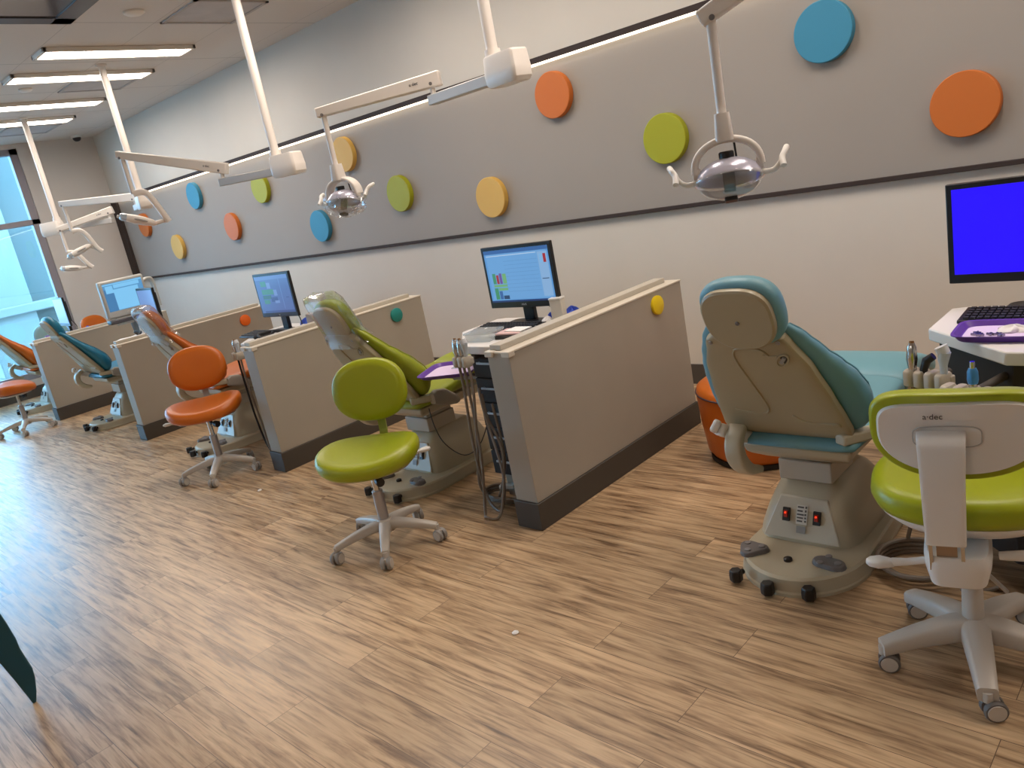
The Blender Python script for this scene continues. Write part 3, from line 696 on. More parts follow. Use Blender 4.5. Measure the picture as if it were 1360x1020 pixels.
def stool_round(hub,ang,pdir,vinyl,label,seat_z=0.515,bz=0.762,back=True,bar=None,sdir=None,grp='stools with round backs'):
    """operator stool: padded seat, oval back on a flat post"""
    t=thing('operator_stool',label,'stool',(hub[0],hub[1],0),0,grp)
    star_base(t,ang,0.268,STAR)
    b=MB(); b.cyl((0,0,0.13),(0,0,0.30),0.027); b.build('column_sleeve',ALU,t,bevel=0.003)
    b=MB(); b.cyl((0,0,0.29),(0,0,seat_z-0.09),0.016); b.build('gas_lift',CHROME,t)
    P=V((math.cos(pdir),math.sin(pdir),0)); S=V((-P.y,P.x,0))
    b=MB(); b.box(-0.05,-0.05,seat_z-0.115,0.05,0.05,seat_z-0.085); b.build('mechanism',GREYP,t,bevel=0.006)
    b=MB(); rr=[]
    def ring(k,z,dip):
        out=[]
        for p in se((0,0,0),S,P,0.262*k,0.205*k,48,2.3):
            x=p.dot(S); y=p.dot(P); out.append(V((p.x,p.y,z+dip*(0.10*(x/0.26)**2*0.35+0.02*(y/0.2)))))
        return out
    for k,z,dp in ((0.72,seat_z-0.088,0.4),(0.90,seat_z-0.083,0.6),(0.985,seat_z-0.062,0.8),(1.0,seat_z-0.040,1),(0.975,seat_z-0.016,1),(0.90,seat_z-0.003,1),(0.7,seat_z,1),(0.35,seat_z-0.003,1)): rr.append(ring(k,z,dp))
    b.loft(rr); b.build('seat',vinyl,t,angle=80)
    b=MB(); b.prism([(p.x,p.y) for p in se((0,0,0),S,P,0.20,0.155,32,2.4)],seat_z-0.098,seat_z-0.084); b.build('seat_pan',STAR,t)
    # back
    C=P*0.215+V((0,0,bz)); tilt=V((0,0,1))*0.985+P*0.17; tilt.normalize(); N=tilt.cross(S).normalized()
    if N.dot(P)>0: N=-N
    b=MB()
    def br(k,o):
        out=[]
        for p in se((0,0,0),S,tilt,0.202*k,0.160*k,44,2.3):
            x=p.dot(S); out.append(C+p+N*(o+0.35*x*x))
        return out
    b.loft([br(0.4,-0.033),br(0.8,-0.031),br(0.95,-0.022),br(1.0,-0.004),br(1.0,0.008),br(0.94,0.025),br(0.75,0.034),br(0.35,0.034)]); b.build('backrest',vinyl,t,angle=80)
    b=MB(); q=smooth([P*0.05+V((0,0,seat_z-0.10)),P*0.20+V((0,0,seat_z-0.09)),P*0.255+V((0,0,seat_z+0.02)),P*0.26+V((0,0,bz-0.06)),P*0.262+V((0,0,bz+0.02))],4)
    for p0,p1 in zip(q,q[1:]): b.bar(p0,p1,0.042,0.012,up=S.cross(p1-p0))
    b.build('back_post',bar or ALU,t)
    L=-P*0.75+S*0.66 if sdir is None else V((math.cos(sdir),math.sin(sdir),0)); L.normalize()
    b=MB(); b.tube([L*0.03+V((0,0,seat_z-0.11)),L*0.2+V((0,0,seat_z-0.105)),L*0.26+V((0,0,seat_z-0.10))],[0.006,0.006,0.008],8); b.build('lever',CHROME,t)
    e=L*0.285+V((0,0,seat_z-0.098)); b=MB(); b.loft([se(e+L*o,L.cross(V((0,0,1))),(0,0,1),w,h,16,2.5) for o,w,h in ((-0.03,0.008,0.006),(-0.01,0.018,0.011),(0.02,0.022,0.012),(0.035,0.012,0.006))]); b.build('lever_grip',WPLAS,t)
    k=V((-P.y*-0.5-P.x*0.6,P.x*-0.5-P.y*0.6,0)).normalized()
    b=MB(); b.cyl(k*0.03+V((0,0,seat_z-0.14)),k*0.075+V((0,0,seat_z-0.145)),0.008,n=10); b.cyl(k*0.07+V((0,0,seat_z-0.145)),k*0.105+V((0,0,seat_z-0.15)),0.022,n=14); b.bar((0,0,seat_z-0.10),k*0.035+V((0,0,seat_z-0.15)),0.02,0.02); b.build('tension_knob',BLACK,t,bevel=0.003)
    return t
def ang_of(v): return math.atan2(v[1],v[0])
stool_round((-3.14,2.01),-112,ang_of((-0.53,0.85)),LIME,'lime green stool with a lime oval back in the aisle beside the nearest partition',sdir=ang_of((0.3,0.95)),bar=mat('post_olive',(150,156,60),0.4))
stool_round((-5.385,2.235),-112,ang_of((-0.85,0.52)),ORNG,'orange stool with an orange oval back in the aisle beside the second partition',seat_z=0.535,sdir=ang_of((-0.7,-0.7)))
stool_round((-9.70,2.10),-24,ang_of((-0.2,-1.0)),ORNG,'orange stool cut off by the left edge of the picture',seat_z=0.53,sdir=ang_of((-1,0.2)))
stool_round((-11.45,3.76),10,ang_of((-0.75,-0.25)),ORNG,'orange stool showing only its back above the farthest partition',seat_z=0.52,bz=0.772)
PALEB=mat('pale_blue_vinyl',(150,206,222),0.4)
stool_round((-11.52,3.10),40,ang_of((1,-0.2)),PALEB,'pale blue stool showing only its round back by the window',seat_z=0.55,bz=0.84)

def stool_white(hub,rz):
    t=thing('operator_stool','lime stool with a white plastic back shell at the right edge','stool',(hub[0],hub[1],0),rz,'stools with round backs')
    t['group']='stools with round backs'
    star_base(t,-142-math.degrees(rz),0.268,STAR,lw=1.4,cax=math.radians(5),wheel=mat('caster_dark',(104,100,98),0.5))
    b=MB(); b.cyl((0,0,0.13),(0,0,0.33),0.030,0.026); b.build('column_sleeve',STAR,t,bevel=0.003)
    b=MB(); b.cyl((0,0,0.32),(0,0,0.44),0.016); b.build('gas_lift',CHROME,t)
    # seat
    b=MB(); rr=[]
    def ring(k,z): return [V((p.x,p.y+0.05,z+0.02*(p.x/0.25)**2)) for p in se((0,0,0),(1,0,0),(0,1,0),0.255*k,0.215*k,48,2.7)]
    for k,z in ((0.86,0.508),(0.96,0.512),(1.0,0.535),(0.99,0.562),(0.94,0.582),(0.82,0.59),(0.5,0.592)): rr.append(ring(k,z))
    b.loft(rr); b.build('seat',LIME,t,angle=80)
    b=MB(); b.loft([ring(0.55,0.455),ring(0.78,0.468),ring(0.92,0.498),ring(0.93,0.507)]); b.build('seat_pan',WPLAS,t,angle=60)
    # back pad, its rear faces the aisle
    ox,oz=-0.018,0.815
    up=V((0,-0.10,0.995)); N=V((0,-0.995,-0.10)); X=V((1,0,0)); C=V((ox,-0.185,oz))
    ol=se2(0.208,0.108,56,4.2,0.142,2.3)
    def bk(k,o,q=1.0): return [C+X*x*k+up*y*k*q+N*(o-0.55*x*x) for x,y in ol]
    b=MB(); b.loft([bk(0.5,-0.05),bk(0.85,-0.045),bk(0.97,-0.028),bk(1.0,-0.004),bk(0.985,0.012),bk(0.95,0.018)]); b.build('backrest',LIME,t,angle=70)
    ol=se2(0.188,0.083,56,4.2,0.121,2.3)
    b=MB(); b.loft([bk(1.0,0.008),bk(1.0,0.018),bk(0.97,0.026),bk(0.5,0.030)]); sh=b.build('back_shell',WPLAS,t,angle=50)
    text('brand_mark','a·dec',0.022,mat('mark_dark',(70,68,68),0.6),sh,frame(C+X*-0.052+up*0.052+N*0.0315,(1,0,0),up))
    rec=se2(0.078,0.03,32,4.0); b=MB()
    pts=[C+X*(x-0.022)+up*(y-0.005)+N*0.0305 for x,y in rec]; b.tube(pts+[pts[0]],0.0018,6); b.build('recess_line',mat('recess_shadow',(176,172,166),0.5),sh)
    # bracket
    b=MB(); pth=smooth([C+X*-0.036+up*0.0+N*0.024,C+X*-0.036+up*-0.012+N*0.055,C+X*-0.036+up*-0.05+N*0.068,V((ox-0.036,-0.252,0.70)),V((ox-0.036,-0.245,0.60)),V((ox-0.036,-0.232,0.508))],4); rr=[]
    for i,p in enumerate(pth):
        tg=(pth[min(i+1,len(pth)-1)]-pth[max(i-1,0)]).normalized(); nn=tg.cross(X).normalized(); q=i/(len(pth)-1)
        rr.append(se(p,X,nn,0.058-0.010*q,0.011,20,6.0))
    b.loft(rr); b.build('back_bracket',WPLAS,t,angle=40)
    for dx in (-0.074,0.002): 
        b=MB(); b.bar((ox+dx,-0.226,0.55),(ox+dx,-0.185,0.405),0.009,0.012,up=(0,1,0)); b.build('upright',CHROME,t)
    b=MB(); b.bar((ox-0.036,-0.219,0.55),(ox-0.036,-0.178,0.405),0.05,0.004,up=(0,1,0)); b.build('upright_plate',mat('tan_metal',(168,142,116),0.4,metal=0.3),t)
    b=MB(); b.loft([se((-0.03,-0.06,z),(1,0,0),(0,1,0),a,c,28,5.0) for z,a,c in ((0.335,0.05,0.09),(0.35,0.072,0.125),(0.40,0.082,0.14),(0.43,0.084,0.145),(0.448,0.075,0.14))]); b.build('mechanism',WPLAS,t,angle=40)
    b=MB(); b.tube([(-0.07,-0.09,0.385),(-0.16,-0.10,0.372),(-0.20,-0.10,0.368)],[0.011,0.011,0.013],10); b.build('lever',WPLAS,t)
    b=MB(); b.loft([se((-0.235+o,-0.10,0.365),(0,1,0),(0,0,1),w,h,18,2.4) for o,w,h in ((-0.035,0.008,0.006),(-0.025,0.02,0.012),(0.0,0.028,0.015),(0.025,0.02,0.013),(0.04,0.012,0.011))]); b.build('lever_grip',WPLAS,t,angle=70)
    b=MB(); b.tube([(0.07,-0.08,0.40),(0.13,-0.09,0.41)],[0.012,0.016],10); b.build('lever',WPLAS,t)
stool_white((-0.585,2.275),math.radians(14))

# ottoman
t=thing('ottoman','round orange vinyl ottoman with dark piping behind the pale blue chair','ottoman',(-1.90,3.62,0))
b=MB(); b.lathe([(0.262,0.03),(0.283,0.06),(0.300,0.20),(0.310,0.34),(0.311,0.375)],n=56); b.build('body',ORNG,t,angle=50)
b=MB(); b.lathe([(0.311,0.376),(0.306,0.40),(0.28,0.418),(0.15,0.428),(0,0.43)],n=56); b.build('cushion_top',ORNG,t,angle=60)
b=MB(); pts=[(0.312*math.cos(a),0.312*math.sin(a),0.376) for a in [2*PI*k/56 for k in range(57)]]; b.tube(pts,0.005,8); b.build('piping',mat('piping_dark',(70,52,60),0.5),t)
b=MB(); b.lathe([(0.262,0.0),(0.272,0.004),(0.272,0.03)],n=56); b.build('base_ring',RUB,t)

# ------------------------------------------------------------------ ceiling exam lamps
def lamp_support(pole,zb,J,zj,T,zt,label,rod_to,boxlen=0.22,txt=True):
    """post from ceiling, box, swing arm to J, spring arm up to T, drop rod; T etc. in metres"""
    t=thing('exam_lamp',label,'exam lamp',(pole[0],pole[1],ZC_),0,'ceiling mounted exam lamps')
    O=V((pole[0],pole[1],ZC_)); W=lambda x,y,z: V((x,y,z))-O
    b=MB(); b.cyl(W(pole[0],pole[1],zb+0.06),W(pole[0],pole[1],ZC_-0.01),0.031); b.build('post',ARMW,t)
    b=MB(); b.lathe([(0.048,ZC_-0.0005),(0.048,ZC_-0.014),(0.036,ZC_-0.02)],W(pole[0],pole[1],0)); b.build('ceiling_flange',ARMW,t)
    d=V((J[0]-pole[0],J[1]-pole[1],0)); L=d.length; d.normalize(); s=V((-d.y,d.x,0)); P=W(pole[0],pole[1],zb)
    b=MB(); rr=[]
    for z,k in ((-0.02,0.86),(0.0,0.97),(0.045,1.0),(0.05,0.99),(0.125,0.93),(0.135,0.88)):
        c=P-d*(boxlen/2-0.02)+V((0,0,z)); rr.append(se(c,d,s,(boxlen/2+0.02)*k,0.066*k,24,7.0))
    b.loft(rr); b.build('joint_box',ARMW,t,angle=25)
    b=MB(); b.cyl(P+V((0,0,0.10)),P+V((0,0,0.17)),0.042); b.build('collar',ARMW,t)
    J3=W(J[0],J[1],zj)
    b=MB(); b.bar(P+d*0.0+V((0,0,0.03)),J3+d*0.03,0.062,0.058); b.build('swing_arm',ARMD,t,bevel=0.006)
    T3=W(T[0],T[1],zt); JU=J3+V((0,0,0.105))
    b=MB(); b.cyl(J3+V((0,0,0.0)),JU,0.016,n=12); b.build('pivot',ARMW,t)
    a=(T3-JU).normalized()
    b=MB(); b.bar(JU-a*0.06,T3+a*0.04,0.058,0.085,h1=0.058,w1=0.05); sa=b.build('spring_arm',ARMW,t,bevel=0.008)
    sd=a.cross(V((0,0,1))).normalized()
    if sd.dot(V((0,0,0))-(O+JU))<0 and sd.dot(-(O+JU))<0: sd=-sd
    vw=(V((0,0,1.65))-(O+JU)); 
    if sd.dot(vw)<0: sd=-sd
    upv=a.cross(sd); upv=upv if upv.z>0 else -upv
    u=upv.cross(sd)
    if txt: text('brand_mark','a·dec',0.026,mat('mark_dark',(70,68,68),0.6),sa,frame(JU+a*0.10+sd*0.0295+upv*0.002,u,upv))
    for pp in (JU,T3):
        b=MB(); b.lathe([(0.010,0.0),(0.010,0.003)],pp-upv*0.02+sd*0.027,sd,n=12); b.build('bolt',PEDAL,sa)
    b=MB(); b.cyl(T3-V((0,0,0.02)),W(T[0],T[1],rod_to),0.017); b.build('drop_rod',ARMW,t)
    return t,W
def head_dome(t,W,T,zs,axis,face,film=False,K=0.82):
    """round reflector head under a yoke. zs = top of the sleeve; axis = handle direction; face = front (knob side)"""
    O=W(T[0],T[1],0); A=V(axis).normalized(); F=V(face).normalized(); Z=V((0,0,1))
    b=MB(); b.loft([se(O+Z*z+F*0.004,A,F,a,c,20,4.0) for z,a,c in ((zs,0.026,0.036),(zs-0.008,0.027,0.037),(zs-0.082,0.032,0.045),(zs-0.095,0.030,0.043))]); b.build('sleeve',ARMW,t,angle=40)
    hc=zs-0.095-0.118*K   # pivot height
    yk=[]
    for k in range(21):
        a=PI*k/20; yk.append(O+A*(0.142*K*math.cos(a))+Z*(hc+0.125*K*math.sin(a)**0.85)-F*0.01)
    b=MB(); rr=[]
    for i,p in enumerate(yk):
        tg=(yk[min(i+1,20)]-yk[max(i-1,0)]).normalized(); nn=tg.cross(F).normalized(); rr.append(se(p,F,nn,0.034,0.013,16,3.5))
    b.loft(rr); b.build('yoke',ARMW,t,angle=50)
    for s in (-1,1):
        b=MB(); b.cyl(O+A*(s*0.15*K)+Z*hc,O+A*(s*0.118*K)+Z*hc,0.020,n=16); b.build('yoke_pivot',ARMW,t,bevel=0.003)
    # reflector bowl (open underside) tilted a little to the front
    ax=(Z*0.93-F*0.37).normalized(); c=O+Z*(hc-0.045*K)+F*0.01
    u=A; v=ax.cross(A).normalized()
    def rg(r,h): return [c+ax*h*K+(u*math.cos(2*PI*k/40)*r*1.12+v*math.sin(2*PI*k/40)*r*0.82)*K for k in range(40)]
    b=MB(); b.loft([rg(0.125,0.0),rg(0.122,0.022),rg(0.108,0.05),rg(0.08,0.074),rg(0.045,0.088),rg(0.01,0.093)],(False,True)); b.loft([rg(0.119,0.001),rg(0.115,0.022),rg(0.10,0.047),rg(0.074,0.069),rg(0.04,0.081),rg(0.008,0.086)],(False,True)); b.build('reflector',MIRR,t,angle=60)
    b=MB(); b.loft([rg(0.133,0.006),rg(0.136,0.0),rg(0.133,-0.008),rg(0.124,-0.006),rg(0.124,0.004)],(False,False)); b.build('reflector_rim',LENS,t,angle=60)
    b=MB(); b.loft([rg(0.128,-0.006),rg(0.112,-0.040),rg(0.085,-0.066),rg(0.05,-0.080),rg(0.006,-0.085)],(False,True)); b.build('lens_shield',LENS,t,angle=60)
    b=MB(); b.bar(c+ax*0.025,c-ax*0.045,0.042,0.02,up=F); b.build('bulb_holder',mat('bulb_holder_grey',(70,68,66),0.5),t,bevel=0.004)
    b=MB(); b.bar(c-ax*0.066,c-ax*0.082,0.046,0.034,up=F); b.build('shield_clip',BLACK,t,bevel=0.004)
    k=c+ax*0.085*K+F*0.03; b=MB(); b.tube([k-Z*0.02,k+Z*0.018,k+Z*0.03,k+Z*0.034],[0.025,0.027,0.027,0.022],20); b.build('knob',BLACK,t,angle=40)
    # handles
    for s in (-1,1):
        h0=O+A*(s*0.13)+Z*(hc-0.012)
        b=MB(); b.tube(smooth([O+A*(s*0.108)+Z*(hc-0.03),h0+A*(s*0.02)-Z*0.02,h0+A*(s*0.045)-Z*0.002,h0+A*(s*0.055)+Z*0.016],5),0.010,10)
        g=h0+A*(s*0.056)+Z*0.018; b.tube(smooth([g-Z*0.028+F*0.028+A*(s*0.0),g,g+Z*0.02-F*0.02+A*(s*0.012),g+Z*0.03-F*0.055+A*(s*0.02)],5),[0.011]*16,10); b.build('handle',WPLAS,t,angle=60)
    b=MB(); b.tube([O+A*0.03+Z*(zs-0.09)-F*0.03,O+A*0.035+Z*(hc-0.0)-F*0.045],0.004,6); b.build('cable',RUB,t)
    if film:
        rnd=random.Random(4); b=MB(); rr=[]
        for j,(h,r) in enumerate(((0.03,0.150),(0.0,0.165),(-0.03,0.158),(-0.07,0.128),(-0.10,0.07),(-0.112,0.02))):
            q=rg(r,h); cc=c+ax*h; rr.append([cc+(p-cc)*(1+0.10*math.sin(6*i*2*PI/40+j)+0.06*rnd.uniform(-1,1)) for i,p in enumerate(q)])
        b.loft(rr,(False,True)); b.build('clear_cover',FILM,t,angle=20)
def head_flat(t,W,T,zr,yoke,h0,h1):
    """slim head on a bent yoke; points are (sideways, down) from the rod end"""
    O=W(T[0],T[1],zr); vd=V((T[0],T[1],0)).normalized(); S=V((vd.y,-vd.x,0)); Z=V((0,0,1))
    p=lambda q,o=0.0: O+S*q[0]+Z*q[1]+vd*o
    pts=smooth([p(q,-0.0) for q in yoke],5)
    b=MB(); rr=[]
    for i,q in enumerate(pts):
        tg=(pts[min(i+1,len(pts)-1)]-pts[max(i-1,0)]).normalized(); nn=tg.cross(vd).normalized(); rr.append(se(q,vd,nn,0.04,0.025,16,3.0))
    b.loft(rr); b.build('yoke',ARMW,t,angle=50)
    a=(p(h1)-p(h0)); L=a.length; a.normalize(); n=a.cross(vd).normalized(); m=(p(h0)+p(h1))/2
    if n.z<0: n=-n
    b=MB(); b.loft([se(m+a*x,vd,n,w,h,24,2.8) for x,w,h in ((-L*0.30,0.075,0.030),(-L*0.1,0.085,0.036),(L*0.15,0.08,0.034),(L*0.38,0.06,0.026),(L*0.48,0.035,0.014),(L*0.5,0.01,0.006))]); hd=b.build('head_housing',ARMW,t,angle=60)
    b=MB(); b.loft([se(m+a*x,vd,n,w,h,24,2.8) for x,w,h in ((-L*0.5,0.02,0.01),(-L*0.485,0.045,0.024),(-L*0.42,0.068,0.032),(-L*0.30,0.075,0.031))]); b.build('front_lens',clear('head_lens',(0.75,0.86,0.92),0.2,0.08,0.35),t,angle=60)
    b=MB(); b.loft([se(m+a*x-vd*0.083,a,n,0.05*k,0.008*k,20,3.0) for x,k in ((0.02,1.0),)]+[se(m+a*0.02-vd*0.09,a,n,0.045,0.006,20,3.0)]); b.build('vent_slot',GREYP,hd)
    b=MB(); b.cyl(m+a*(L*0.42),p(yoke[-1],0)-(p(yoke[-1])-p(yoke[-2]))*0.25,0.016,n=12); b.build('head_pivot',ARMW,t)
    b=MB(); b.lathe([(0.012,0),(0.014,0.01),(0.008,0.02)],m-a*(L*0.49)-n*0.005,-a,n=14); b.build('tip_knob',WPLAS,t)

t,W=lamp_support((-0.53,3.22),2.13,(-0.62,2.95),2.30,(-1.402,2.645),2.055,'nearest exam lamp, its round silver reflector hanging bare with two handles',1.715)
head_dome(t,W,(-1.402,2.645),1.725,(0.885,0.465,0),(0.466,-0.885,0))
t,W=lamp_support((-2.95,3.22),2.13,(-3.53,3.29),2.165,(-4.115,2.915),2.235,'second exam lamp, its round reflector head wrapped in clear plastic',1.91)
head_dome(t,W,(-4.10,2.91),1.925,(0.97,0.243,0),(0.243,-0.97,0),film=True)
t,W=lamp_support((-5.24,3.22),1.985,(-5.83,3.08),2.035,(-6.49,2.645),2.385,'third exam lamp, slim head side on before the far post',2.085)
head_flat(t,W,(-6.49,2.645),2.085,[(0,0),(0.07,0.005),(0.115,-0.04),(0.175,-0.19),(0.2,-0.255)],(-0.145,-0.145),(0.11,-0.255))
t,W=lamp_support((-7.74,3.22),2.035,(-8.25,3.36),2.07,(-9.13,2.985),2.27,'fourth exam lamp, slim head tilted up above the scanner monitor',1.98,txt=False)
head_flat(t,W,(-9.13,2.985),1.98,[(0,0),(0.07,-0.005),(0.12,-0.06),(0.18,-0.21),(0.22,-0.26)],(-0.115,-0.255),(0.135,-0.17))
t,W=lamp_support((-10.22,3.22),2.03,(-9.66,3.60),2.045,(-10.02,3.16),2.06,'farthest exam lamp, slim level head beside the window',1.79,txt=True)
head_flat(t,W,(-10.02,3.16),1.79,[(0,0),(0.05,-0.01),(0.09,-0.04),(0.16,-0.17),(0.2,-0.22)],(-0.125,-0.165),(0.1,-0.205))

# ------------------------------------------------------------------ scanner cart
t=thing('scanner_cart','grey intraoral scanner on a cart with a lit touch screen','scanner',(-8.13,3.05,0))
vd=V((-8.13,3.05,0)).normalized(); S=V((vd.y,-vd.x,0)); Z=V((0,0,1)); SG=mat('scanner_grey',(190,190,184),0.4); SD=mat('scanner_dark',(82,80,84),0.4)
ctr=V((0,0,1.255)); 
# place screen: facing the camera, turned a little
fx=(S*0.93+vd*0.37).normalized(); fn=(vd*-0.93+S*0.37).normalized(); ctr=V((0.09,-0.02,1.25))-S*0.115
def sbox(name,m,u0,u1,v0,v1,d0,d1,bev,par=t):
    b=MB(); b.loft([[ctr+fx*u+Z*v-fn*d for u,v in ((u0,v0),(u1,v0),(u1,v1),(u0,v1))] for d in (d0,d1)]); return b.build(name,m,par,bevel=bev)
sb=sbox('screen_housing',SG,-0.22,0.22,-0.185,0.185,-0.02,0.05,0.018)
b=MB(); mats=[S_ for S_ in (screen('scn_base',(86,150,200)),screen('scn_win',(126,196,240)),screen('scn_side',(70,124,172)))]
def q(u0,v0,u1,v1,mi,d): 
    b.mi=mi; b.face([b.bm.verts.new(ctr+fx*u+Z*v+fn*d) for u,v in ((u0,v0),(u1,v0),(u1,v1),(u0,v1))])
q(-0.19,-0.115,0.19,0.155,0,0.0212); q(-0.19,-0.115,-0.1,0.1,2,0.0214); q(-0.1,-0.11,0.14,0.09,1,0.0216); q(-0.17,0.06,-0.1,0.13,1,0.0216); q(-0.09,0.10,0.16,0.135,1,0.0216); q(-0.19,0.138,0.19,0.15,1,0.0217)
b.build('touch_screen',mats,sb)
text('brand_mark','iTero',0.028,PAPER,sb,frame(ctr-Z*0.145+fn*0.0212,fx,Z))
sbox('screen_shelf',SD,-0.22,0.24,-0.235,-0.195,-0.05,0.06,0.01)
b=MB(); b.tube([ctr-Z*0.19+vd*0.02,V((0.0,0,0.12))],[0.035,0.05],16); b.build('column',mat('scanner_col',(120,132,140),0.4),t)
b=MB()
for k in range(5):
    a=2*PI*k/5; b.bar((0,0,0.11),(0.20*math.cos(a),0.20*math.sin(a),0.075),0.06,0.04)
b.build('cart_base',SG,t,bevel=0.008)
for k in range(5):
    a=2*PI*k/5; b=MB(); b.cyl((0.20*math.cos(a)-0.02*math.sin(a),0.20*math.sin(a)+0.02*math.cos(a),0.035),(0.20*math.cos(a)+0.02*math.sin(a),0.20*math.sin(a)-0.02*math.cos(a),0.035),0.035); b.bar((0.20*math.cos(a),0.20*math.sin(a),0.035),(0.20*math.cos(a),0.20*math.sin(a),0.08),0.015,0.015,up=(1,0,0)); b.build('caster',TYRE,t)
for o in (0.0,0.05):
    b=MB(); h=ctr+fx*0.25-fn*(0.06+o); b.tube(smooth([h+Z*0.10-fx*0.03,h+Z*0.125+fx*0.03,h+Z*0.11+fx*0.075,h+Z*0.0+fx*0.085,h-Z*0.17+fx*0.085],6),0.013,10); b.build('handle',SG,t)
b=MB(); b.bar(ctr-Z*0.185,ctr-Z*0.26+fx*0.0-fn*0.0,0.30,0.03,up=fn); b.build('keyboard_ledge',SG,t,bevel=0.006)
b=MB(); w0=ctr-Z*0.40+fx*0.03+fn*0.09; b.tube([w0-Z*0.04,w0+Z*0.02,w0+Z*0.10],[0.035,0.03,0.025],14); b.bar(w0-Z*0.01,w0-Z*0.01-fn*0.12,0.03,0.03); b.build('wand_holder',WPLAS,t)
b=MB(); b.tube([w0+Z*0.08,w0+Z*0.13,w0+Z*0.19,w0+Z*0.2],[0.022,0.024,0.02,0.014],14); b.build('scanner_wand',mat('wand_blue',(40,110,190),0.4),t)
b=MB(); b.tube(smooth([w0-Z*0.04,w0-Z*0.10-fx*0.05,w0-Z*0.09-fx*0.11,w0+Z*0.0-fx*0.08,w0+Z*0.01-fx*0.02],6),0.006,8); b.build('wand_cable',WPLAS,t)

# ------------------------------------------------------------------ things on the worktops and tray fittings
ZT=0.8705
def blob(name,c,a,b_,h,m,label,cat,seed,group=None):
    rnd=random.Random(seed); mb=MB(); ph=[rnd.random()*6 for _ in range(6)]; rr=[]
    for j in range(9):
        f=j/8; k=max(0.03,(1-(f)**2.2)**0.6); z=c[2]+h*f
        rr.append([V((c[0]+a*k*math.cos(t_)*(1+0.28*math.sin(3*t_+ph[0]+f*2)+0.14*math.sin(7*t_+ph[1])),c[1]+b_*k*math.sin(t_)*(1+0.25*math.sin(4*t_+ph[2]-f*3)+0.1*math.sin(9*t_+ph[3])),z+(0.25*h*math.sin(5*t_+ph[4]))*f)) for t_ in [2*PI*i/36 for i in range(36)]])
    mb.loft(rr); o=mb.build(name,m,angle=50); tag(o,label,cat,group); return o
blob('nitrile_glove',(-2.775,3.12,ZT),0.032,0.05,0.04,GLOVE,'crumpled blue glove left of the white upright box','glove',1,'blue gloves on worktops')
blob('nitrile_glove',(-2.67,3.165,ZT),0.05,0.03,0.055,GLOVE,'crumpled blue glove right of the white upright box','glove',6,'blue gloves on worktops')
blob('nitrile_glove',(-5.22,3.12,ZT),0.10,0.05,0.055,GLOVE,'crumpled blue glove under the slate screen monitor','glove',2,'blue gloves on worktops')
blob('paper_towel',(-5.08,2.99,ZT),0.06,0.05,0.035,PAPER,'crumpled white tissue in front of the blue glove','tissue',9)
blob('paper_towel',(-2.75,3.05,ZT),0.04,0.025,0.035,PAPER,'crumpled white tissue by the mouse behind the nearest partition','tissue',12)
t=thing('dispenser_box','white upright dispenser box behind the nearest partition','box',(-2.69,3.08,ZT),0.2)
b=MB(); b.box(-0.035,-0.025,0,0.035,0.025,0.125); b.build('body',CAPM,t,bevel=0.004)
b=MB(); b.box(-0.037,-0.027,0.125,0.037,0.027,0.135); b.build('lid',WPLAS,t,bevel=0.003)
t=thing('clear_container','clear plastic lidded box at the front corner of the worktop','box',(-2.93,2.74,ZT),0.1)
b=MB(); b.loft([[V((-0.075,-0.055,0)),V((0.075,-0.055,0)),V((0.075,0.055,0)),V((-0.075,0.055,0))],[V((-0.082,-0.062,0.04)),V((0.082,-0.062,0.04)),V((0.082,0.062,0.04)),V((-0.082,0.062,0.04))]],(True,False)); b.build('body',CLEARP,t)
b=MB(); b.box(-0.088,-0.068,0.04,0.088,0.068,0.05); b.build('lid',CLEARP,t,bevel=0.003)
t=thing('instrument_case','flat black case with a pink and white top beside the clear box','case',(-2.77,2.80,ZT),0.12)
b=MB(); b.box(-0.085,-0.06,0,0.085,0.06,0.018); b.build('body',BLACK,t,bevel=0.003)
b=MB(); b.box(-0.088,-0.05,0.018,0.07,0.06,0.03); b.build('lid',PINK,t,bevel=0.004)
b=MB(); b.box(-0.04,-0.03,0.03,0.075,0.058,0.036); tag(b.build('paper_card',PAPER),'white card lying on the pink lid','card'); bpy.data.objects['paper_card'].location=(-2.77,2.80,ZT)
def mouse(x,y,rz,label):
    t=thing('computer_mouse',label,'mouse',(x,y,ZT),rz)
    b=MB(); b.loft([se((0,0,z),(1,0,0),(0,1,0),a,c,24,2.5) for z,a,c in ((0,0.031,0.055),(0.012,0.032,0.057),(0.026,0.027,0.048),(0.036,0.016,0.03),(0.038,0.004,0.01))]); b.build('body',BLACK,t,angle=60)
    b=MB(); b.cyl((-0.004,0.028,0.034),(0.004,0.028,0.034),0.008,n=12); b.build('wheel',GREYP,t)
    b=MB(); b.tube(smooth([(0,0.055,0.008),(0.02,0.10,0.005),(0.07,0.12,0.005),(0.09,0.19,0.005)],6),0.0025,6); b.build('cable',RUB,t)
mouse(-2.665,2.82,-0.4,'black mouse with its cord near the cap rail')
